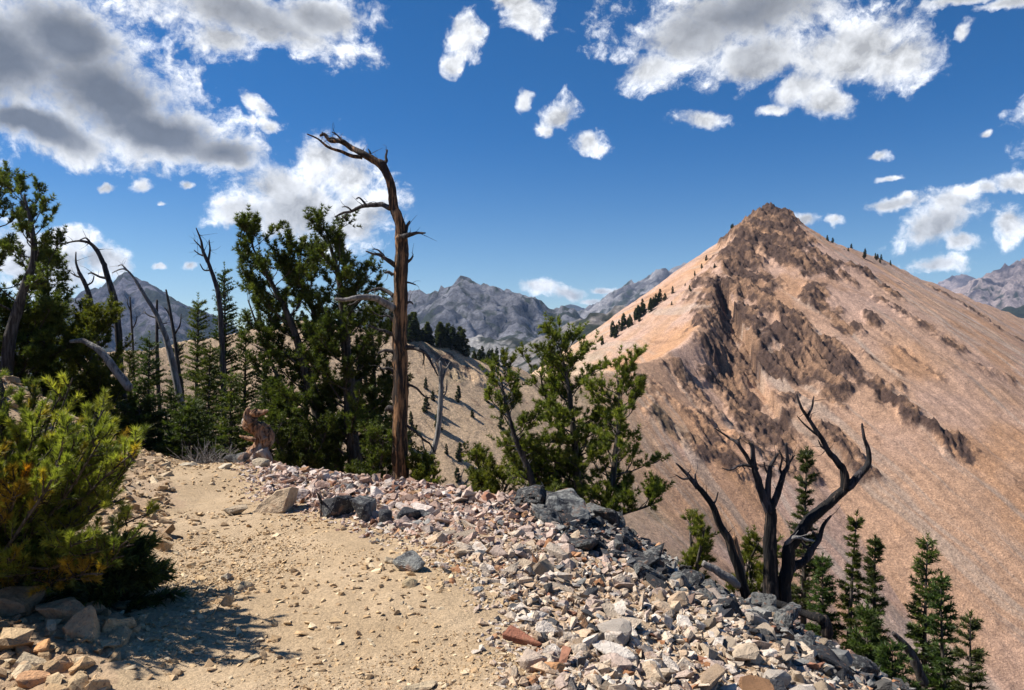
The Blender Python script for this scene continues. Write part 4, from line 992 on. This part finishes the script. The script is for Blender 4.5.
# twisted stump at the crest
def stump():
    Y_ = 10.3; r = np.random.default_rng(8); k = Y_ / F
    root = bpy.data.objects.new('stump', None); C.objects.link(root); b = P(252, 466, Y_); b.z = gz(b.x, b.y) - .05; root.location = b; off = np.array(b)
    tag(root, 'twisted orange brown weathered stump at the crest of the path', 'tree stump')
    mb = MB(); core, cr0 = catmull([np.array(b) - off] + [np.array(P(*p)) - off for p in [(254,456,Y_),(262,446,Y_),(265,436,Y_),(259,428,Y_),(251,424,Y_),(250,415,Y_),(254,410,Y_)]], [x * k / 2 for x in (30,23,17,16,17,15,12,5)], 5)
    for q in range(11):   # split, twisted strands of grain
        a0 = q * 2 * np.pi / 11 + r.uniform(-.2, .2); e = len(core) - int(r.integers(0, 9)); st = np.arange(e); ang = a0 + st * .09; f = .62 * cr0[:e]
        p = core[:e] + np.stack([np.cos(ang) * f, np.sin(ang) * f, np.sin(ang * 1.3) * f * .3], -1) + r.normal(0, .006, (e, 3))
        tube(mb, list(p), list(cr0[:e] * .46 * r.uniform(.6, 1.15)), 8, 2, .10, .1, r, flute=.10)
    mb.build('trunk', M['stump'], root, True)
    for pth, ws in (([(254,412),(262,413),(268,410)],(9,2)),([(252,424),(246,416),(248,409)],(9,4)),([(256,440),(247,438),(240,436)],(5,2)),([(250,462),(243,458),(238,461)],(10,4)),([(262,450),(268,458),(270,466)],(11,5)),([(264,440),(260,432),(262,425)],(9,3))):
        mb = MB(); q = [np.array(P(p[0], p[1], Y_ - .12)) - off for p in pth]; tube(mb, q, [x * k / 2 for x in np.linspace(ws[0], ws[1], len(q))], 10, 5, .08, .2, r, flute=.15, twist=5); mb.build('branch', M['stump'], root, True)
stump()
def brush():
    Y_ = 10.8; r = np.random.default_rng(9); b = P(207, 462, Y_); b.z = gz(b.x, b.y); off = np.array(b); mb = MB()
    for i in range(230):
        a = r.uniform(-1.2, 1.2); p = np.array([r.normal(0, .13), r.normal(0, .1), 0.]); pts = [p]; d = unit(np.array([math.sin(a) * .9, r.normal(0, .5), abs(math.cos(a)) * .8 + .1])); L_ = r.uniform(.18, .52)
        for s in range(4): d = unit(d + r.normal(0, .28, 3) + [0, 0, -.09]); pts.append(pts[-1] + d * L_ / 4)
        tube(mb, pts, list(np.linspace(.006, .002, 5)), 4, 1)
    o = mb.build('dead_brush', M['grey_wood']); o.location = b; tag(o, 'tangled grey leafless brush at the crest left of the twisted stump', 'dead brush')
brush()

# ------------------------------------------------------------------ living trees
r = np.random.default_rng(21)
grow_pine([(stemw([(356,490),(352,430),(348,370),(343,310),(337,270),(326,232)], 12.6), .17, .015), (stemw([(332,490),(322,430),(306,370),(290,320),(270,280),(252,246)], 12.9), .15, .012), (stemw([(372,490),(374,430),(374,370),(372,320)], 13.4), .10, .01), (stemw([(342,490),(330,400),(316,320),(302,280),(298,262)], 13.2), .10, .01), (stemw([(325,490),(300,420),(270,360),(248,300)], 13.3), .09, .01)],
    [dict(t0=.12, n=66, len0=1.3, len1=.42), dict(t0=.18, n=56, len0=1.3, len1=.42), dict(t0=.1, n=40, len0=1.05, len1=.4), dict(t0=.3, n=40, len0=1.2, len1=.45), dict(t0=.25, n=34, len0=1.0, len1=.4)], r, M['bark'],
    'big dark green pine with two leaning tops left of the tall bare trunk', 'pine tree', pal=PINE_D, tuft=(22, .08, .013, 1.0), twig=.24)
Yc = 9.4
grow_pine([(stemw([(541,522),(530,475),(516,440),(506,405),(500,374)], Yc), .065, .01)], [dict(t0=.3, n=34, len0=.5, len1=.28)], r, M['dark_wood'], 'leftmost pine of the middle clump with a dark slanting trunk', 'pine tree', pal=PINE * np.array([1.3, 1.2, 1.0]), tuft=(22, .06, .010, .95), twig=.16)
grow_pine([(stemw([(582,524),(577,470),(573,425),(567,380),(559,344)], Yc + .3), .08, .01), (stemw([(552,524),(556,470),(560,425),(545,395),(540,372)], Yc + .6), .05, .008)], [dict(t0=.34, n=54, len0=.76, len1=.36), dict(t0=.36, n=26, len0=.6, len1=.34)], r, M['bark'], 'tallest pine of the middle clump with several upright tops', 'pine tree', pal=PINE * np.array([1.3, 1.2, 1.0]), tuft=(22, .06, .010, .95), twig=.16)
grow_pine([(stemw([(594,534),(603,510),(612,480),(617,440),(620,410),(618,380)], Yc - .3), .07, .01), (stemw([(600,525),(620,515),(642,508),(662,500)], Yc - .5), .03, .008)], [dict(t0=.3, n=48, len0=.66, len1=.38), dict(t0=.30, n=26, len0=.34, len1=.2)], r, M['bark'], 'right hand pine of the middle clump with a low bough sweeping right', 'pine tree', pal=PINE * np.array([1.3, 1.2, 1.0]), tuft=(22, .06, .010, .95), twig=.15)
# bushes below the middle clump
def bush(label, px, py, Y, w, h, n, pal, tuft, twig, seed, name='pine_shrub', cat='shrub', group=None, t0=.1):
    rr = np.random.default_rng(seed); k = Y / F; b = np.array(P(px, py, Y)); b[2] = min(b[2], gz(b[0], b[1]) - .05) if Y > 6 else b[2]
    top = P(px, py - h, Y).z; st = []; cr = []
    for i in range(4):
        dx = rr.uniform(-.42, .42) * w * k; hh = (top - b[2]) * rr.uniform(.6, .95)
        st.append(([b, b + np.array([dx * .4, rr.normal(0, .12), hh * .5]), b + np.array([dx, rr.normal(0, .25), hh])], .03, .008)); cr.append(dict(t0=t0, n=n // 2, len0=w * k * .42, len1=w * k * .2))
    return grow_pine(st, cr, rr, M['bark'], label, cat, group, name, pal, tuft, base=Vector(b), twig=twig, kind_trunk='stem')
bush('broad pale green pine shrub filling the foot of the middle clump at its left', 488, 520, 10.4, 84, 74, 50, PINE_Y, (18,.06,.011,1.), .16, 41)
bush('low green shrub at the foot of the middle clump between its trunks', 560, 528, 9.9, 80, 70, 60, PINE, (18,.06,.011,1.), .15, 42)
bush('round bright green shrub just right of the tall bare trunk', 425, 505, 11.2, 56, 68, 60, PINE_Y, (18,.055,.012,1.), .15, 43)
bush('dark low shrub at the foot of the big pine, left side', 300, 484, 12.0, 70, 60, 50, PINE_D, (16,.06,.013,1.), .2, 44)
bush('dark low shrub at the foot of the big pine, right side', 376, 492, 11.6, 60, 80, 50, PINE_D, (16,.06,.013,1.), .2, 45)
# saplings by the charred tree
bush('small upright pine sapling left of the charred tree', 692, 600, 8.0, 32, 88, 22, PINE_Y, (20,.055,.008,.8), .14, 46, 'pine_sapling', 'pine sapling')
bush('small pine sapling half hidden behind the charred trunk', 752, 620, 8.2, 36, 92, 24, PINE_Y, (20,.055,.008,.8), .14, 47, 'pine_sapling', 'pine sapling')
# left edge pines
grow_pine([(stemw([(2,440),(4,400),(8,350),(20,300),(33,262),(32,228),(24,196)], 12.0), .13, .015), (stemw([(-20,440),(-22,350),(-14,270),(-6,220),(-2,190)], 12.4), .12, .015)],
    [dict(t0=.45, n=24, len0=.95, len1=.4), dict(t0=.2, n=34, len0=1.0, len1=.4)], r, M['dark_wood'], 'tall pine cut by the left edge with a dark curved trunk', 'pine tree', pal=PINE, tuft=(20,.075,.012,.95), twig=.2)
grow_pine([(stemw([(58,430),(55,380),(50,320),(47,262)], 14.0), .10, .012)], [dict(t0=.15, n=90, len0=1.05, len1=.3)], r, M['bark'], 'loose green pine right of the tall pine at the left edge', 'pine tree', pal=PINE, tuft=(18,.08,.013,.95), twig=.22)
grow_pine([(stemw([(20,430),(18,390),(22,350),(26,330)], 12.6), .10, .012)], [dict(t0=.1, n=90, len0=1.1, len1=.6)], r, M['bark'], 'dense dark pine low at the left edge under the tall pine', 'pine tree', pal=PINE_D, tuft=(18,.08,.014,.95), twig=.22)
grow_pine([(stemw([(95,430),(94,390),(90,350),(92,326)], 13.6), .09, .012)], [dict(t0=.1, n=100, len0=1.0, len1=.5)], r, M['bark'], 'rounded mid green pine behind the pale arched branch', 'pine tree', pal=PINE_Y * .85, tuft=(18,.075,.013,.95), twig=.2)
# spiky firs behind the crest
def fir_at(px, ptop, Y, wpx, label, seed, pal=FIRC, dens=1.0, gap=0.0, name='fir_tree', lean=(0, 0), pbase=None, group=None, power=.85, t0=.04):
    rr = np.random.default_rng(seed); x = (px - CX) / F * Y; zt = EYE + (HY - ptop) / F * Y; g_ = gz(x, Y)
    if pbase is not None: g_ = max(g_, EYE + (HY - pbase) / F * Y)
    h = max(zt - g_ + .1, .8); return grow_fir(h, wpx * Y / F / 2, rr, name, label, 'fir tree', (x, Y, g_ - .1), group, pal, t0, dens, lean, 1.0 if Y < 14 else .75, power=power, gap=gap)
fir_at(150, 338, 15.5, 46, 'dark narrow fir in front of the long leaning dead tree', 61)
fir_at(196, 299, 17, 38, 'yellowish narrow fir left of the tall twisted top fir', 62, FIR_Y)
fir_at(222, 268, 17.5, 46, 'tallest dark fir with a bare twisted dead top above it', 63, FIRC * .85)
fir_at(243, 322, 18, 34, 'narrow fir just right of the tallest dark fir', 64)
fir_at(262, 340, 17.5, 34, 'short fir with reddish lower twigs at the left of the big pine', 65)
fir_at(210, 350, 15, 40, 'low fir behind the grey brush', 66)
fir_at(172, 392, 14, 46, 'squat green fir behind the crest at the left', 67)
fir_at(232, 372, 14.2, 50, 'bushy young fir directly behind the twisted stump', 68, FIR_Y)
fir_at(272, 378, 13.6, 46, 'bushy young fir right of the twisted stump', 69)
fir_at(190, 405, 12.8, 60, 'low spreading fir just behind the grey brush', 70, FIRC * 1.1, power=.6)
fir_at(140, 400, 13, 60, 'low spreading fir left of the crest beside the bush', 71, power=.6)
fir_at(118, 378, 15, 50, 'mid green fir under the black bending dead tree', 72)
fir_at(292, 400, 13.4, 50, 'dark young fir at the left foot of the big pine', 73)
fir_at(130, 352, 18, 34, 'slim far fir between the black dead tree and the dark narrow fir', 74)
fir_at(176, 345, 21, 26, 'small slim fir in the gap left of the yellowish fir', 75)
fir_at(75, 372, 15.5, 50, 'shadowed fir at the far left behind the bush', 76)
# bare twisted top over the tallest fir
dead_tree('dead_tree', 'bare twisted dead tree top rising left of the big pine above the firs', 'dead tree', 17.2, [(224,420),(222,350),(219,300),(214,278),(208,262)], [5.5,5.5,5,4.2,3.4],
   [([(208,262),(203,250),(201,240),(196,228)],(4,1)),([(208,262),(210,250),(209,240)],(2.6,1)),([(205,256),(199,254),(194,250)],(2,.8)),([(211,270),(204,270),(200,264)],(2,.8)),([(203,250),(198,244),(194,240)],(1.8,.7))], M['dark_wood'], seed=77, twigs=1.4, seg=9)
# firs below the rim on the right
fir_at(806, 452, 12.0, 28, 'tall sparse fir just right of the charred tree', 81, FIRC, .8, .42, power=.55)
fir_at(846, 516, 10.8, 24, 'thin half bare fir leaning beyond the charred tree', 82, FIRC, .8, .45, lean=(.06, 0))
fir_at(876, 540, 11.2, 26, 'slender fir between the half bare fir and the two dense firs', 83, FIRC * 1.1, .9, .2)
fir_at(925, 540, 10.6, 36, 'tallest dense bright fir in the lower right', 84, FIRC * 1.25, .85, .15, lean=(.015, 0))
fir_at(948, 578, 10.0, 34, 'dense fir leaning against the tallest fir on its right', 85, FIRC * 1.15, .75, .3, lean=(-.03, 0))
fir_at(972, 618, 9.6, 34, 'low wispy fir with bare twigs at the far right', 86, FIRC * 1.1, .8, .4)
fir_at(868, 610, 9.2, 46, 'low dense fir at the foot of the slender fir', 87, FIRC * 1.2)
fir_at(893, 650, 8.8, 44, 'low green fir at the rim in the bottom right corner', 88, FIRC * 1.2)
fir_at(824, 560, 11.0, 32, 'small fir right behind the fallen black log', 89, FIRC * 1.1, .9, .1)

# foreground bush at the left
def fore_bush():
    rr = np.random.default_rng(5); Y0 = 4.4; b = np.array(P(10, 590, Y0 + .1)); b[2] = gz(b[0], b[1]) - .03
    root = bpy.data.objects.new('pine_bush', None); C.objects.link(root); root.location = Vector(b); tag(root, 'large bright green pine bush overhanging the left side of the path', 'pine bush')
    tr = MB(); A = []; D = []; cols = []
    ends = []
    for i in range(135):
        px = rr.uniform(-120, 152); py = rr.uniform(378, 582); Y_ = Y0 + rr.uniform(-.55, .75)
        # rounded outline: the top right corner is cut
        if px > 85 and py < 390 + (px - 85) * .8: py = 390 + (px - 85) * .8 + rr.uniform(0, 50)
        if px > 130 and py > 560: px -= 20
        ends.append(np.array(P(px, py, Y_)) - b)
    for e in ends:
        st = np.array([rr.normal(-.1, .12), rr.normal(0, .1), rr.uniform(0, .25)]); L_ = np.linalg.norm(e - st)
        mid = st + (e - st) * .5 + np.array([0, 0, -.06 * L_]) + rr.normal(0, .05, 3); pts, _ = catmull([st, st + (mid - st) * .5 + rr.normal(0, .03, 3), mid, mid + (e - mid) * .5 + rr.normal(0, .02, 3), e], [1] * 5, 4)
        tube(tr, list(pts), list(np.linspace(.014, .004, len(pts))), 6, 1, .05, .1, rr)
        d = unit(e - mid); col0 = PINE_Y[rr.integers(0, len(PINE_Y))] * rr.uniform(1.3, 2.1)
        if rr.uniform() < .10: col0 = np.array([.34, .22, .03])
        nb = rr.integers(18, 28)
        for j in range(nb):
            s = rr.uniform(.35, 1.0); i_ = min(int(s * (len(pts) - 1)), len(pts) - 2); a = pts[i_] + rr.normal(0, .01, 3)
            dd = unit(d * .7 + rr.normal(0, .55, 3) + [0, 0, .45]); tl = rr.uniform(.06, .17); f = a + dd * tl * .6; dd2 = unit(dd + [0, 0, .5]); f2 = f + dd2 * tl * .4
            tube(tr, [a, f, f2], [.005, .004, .003], 5, 1)
            cc = col0 * rr.uniform(.75, 1.25) * (np.array([1.7, 1.15, .8]) if rr.uniform() < .07 else 1)
            for h in (.3, .5, .62, .74, .86, .95, 1.0):
                A.append(a + (f2 - a) * h); D.append(dd2 if h > .5 else dd); cols.append(cc)
    tr.build('stem', M['bark'], root, True)
    fol = MB(); needles(fol, np.array(A), np.array(D), 20, .048, .0046, .95, rr, PINE_Y, ccol=np.array(cols)); fol.build('crown', M['leaf'], root)
    # trunk at the frame's edge
fore_bush()
dead_tree('dead_tree', 'slim brown dead trunk standing in the left bush at the edge of the picture', 'dead tree', 4.75, [(12,600),(10,540),(7,480),(4,430),(-4,380),(-10,330)], [16,15,13,12,10,8], [([(8,500),(20,492),(40,488)],(5,2)),([(6,450),(-6,436),(-20,430)],(5,2))], M['bark'], seed=91, twigs=1)
rr_ = np.random.default_rng(4)
grow_fir(.34, .24, rr_, 'fir_shrub', 'low dark fir seedling under the right side of the left bush', 'fir shrub', Vector((float(P(118,592,4.6).x), 4.6, gz(P(118,592,4.6).x, 4.6) - .03)), None, FIRC, 0.0, 1.4, (0, 0), 1.8, power=.5)

# ------------------------------------------------------------------ distant trees, one object each
pr = [grow_fir(7.0, 1.15, np.random.default_rng(700 + i), 'conifer', 'tmp', 'conifer', (0, 0, -100), None, FIRC * .62, .03, .4, (0, 0), .35, nl=.55, nw=.30) for i in range(3)]
used = set(); rt = np.random.default_rng(77)
def far_tree(x, y, h, label, group):
    i = int(rt.integers(0, 3)); z = float(terrain_h(np.array([x]), np.array([y]))[0][0]) - .3; s = h / 7.0; wz = rt.uniform(.9, 1.5)
    if i not in used: used.add(i); o = pr[i]; o.location = (x, y, z); o.scale = (s * wz, s * wz, s); o['label'] = label; o['group'] = group; return o
    return copy_tree(pr[i], (x, y, z), rt.uniform(0, 6), (s * wz, s * wz, s), label, group)
def along(pxs, n, h0, h1, label, group, jit=3, dy=0, r0=150):
    """n trees scattered round a polyline of pixel spots laid on the terrain"""
    W_ = np.array([raycast(*q, r0) if len(q) == 2 else np.array(P(*q))[:2] for q in pxs]); seg = np.r_[0, np.cumsum(np.linalg.norm(np.diff(W_, axis=0), axis=1))]
    for k in range(n):
        t = rt.uniform(0, seg[-1]); x = np.interp(t, seg, W_[:, 0]) + rt.normal(0, jit); y = np.interp(t, seg, W_[:, 1]) + dy + rt.normal(0, jit)
        far_tree(x, y, rt.uniform(h0, h1), label, group)
along([(404,335,219),(425,342,226),(445,349,232),(458,354,236)], 44, 4.0, 8.5, 'dark conifer clustered on the tan ridge crest right of the tall bare trunk', 'conifers clustered on the tan ridge crest', 1.6, 1.0)
along([(470,358,239),(494,366,247)], 18, 3.5, 7, 'distant conifer in the small clump lower on the tan ridge crest', 'conifers in the small clump on the tan ridge', 1.4, 1.0)
along([(228,328,201),(260,323,206),(300,321,211),(340,322,214)], 36, 3.5, 8, 'distant conifer on the crest seen behind the big pine', 'conifers on the crest behind the big pine', 3, 4)
along([(608,342),(630,325),(650,312),(668,298)], 44, 2.5, 8, 'distant conifer in the strip on the left shoulder of the scree peak', 'conifers on the left shoulder of the scree peak', 4, 4)
along([(735,238),(700,270),(690,290),(660,310)], 12, 1.5, 3.2, 'tiny lone conifer on the left skyline slope of the scree peak', 'lone conifers on the scree peak', 6, 0)
along([(800,236),(830,244),(852,250)], 9, 2.0, 3.6, 'tiny conifer on the skyline just right of the summit', 'conifers on the skyline right of the summit', 1.5, 2)
along([(858,256),(890,266)], 7, 3.5, 6.5, 'small conifer lower on the right skyline of the scree peak', 'conifers low on the right skyline', 1.5, 2)
along([(385,440),(430,430),(450,470),(490,430),(400,400)], 20, 2, 5, 'small dark conifer scattered on the tan slope beyond the gap', 'conifers on the tan slope beyond the gap', 9, 0, 100)

# air
mb = MB(); s = 9000.
v = np.array([(-s,-s,FLOOR-40),(s,-s,FLOOR-40),(s,s,FLOOR-40),(-s,s,FLOOR-40),(-s,-s,620),(s,-s,620),(s,s,620),(-s,s,620)])
m = bpy.data.materials.new('thin mountain air'); m.use_nodes = True; nt = m.node_tree; nt.nodes.clear()
o_ = nd(nt, 'ShaderNodeOutputMaterial'); pv = nd(nt, 'ShaderNodeVolumePrincipled'); pv.inputs['Color'].default_value = (.42, .62, 1, 1); pv.inputs['Density'].default_value = 4.5e-5; pv.inputs['Anisotropy'].default_value = .1
nt.links.new(pv.outputs[0], o_.inputs['Volume'])
mb.add(v, [[0,3,2,1],[4,5,6,7],[0,1,5,4],[1,2,6,5],[2,3,7,6],[3,0,4,7]]); tag(mb.build('haze', m), kind='stuff')
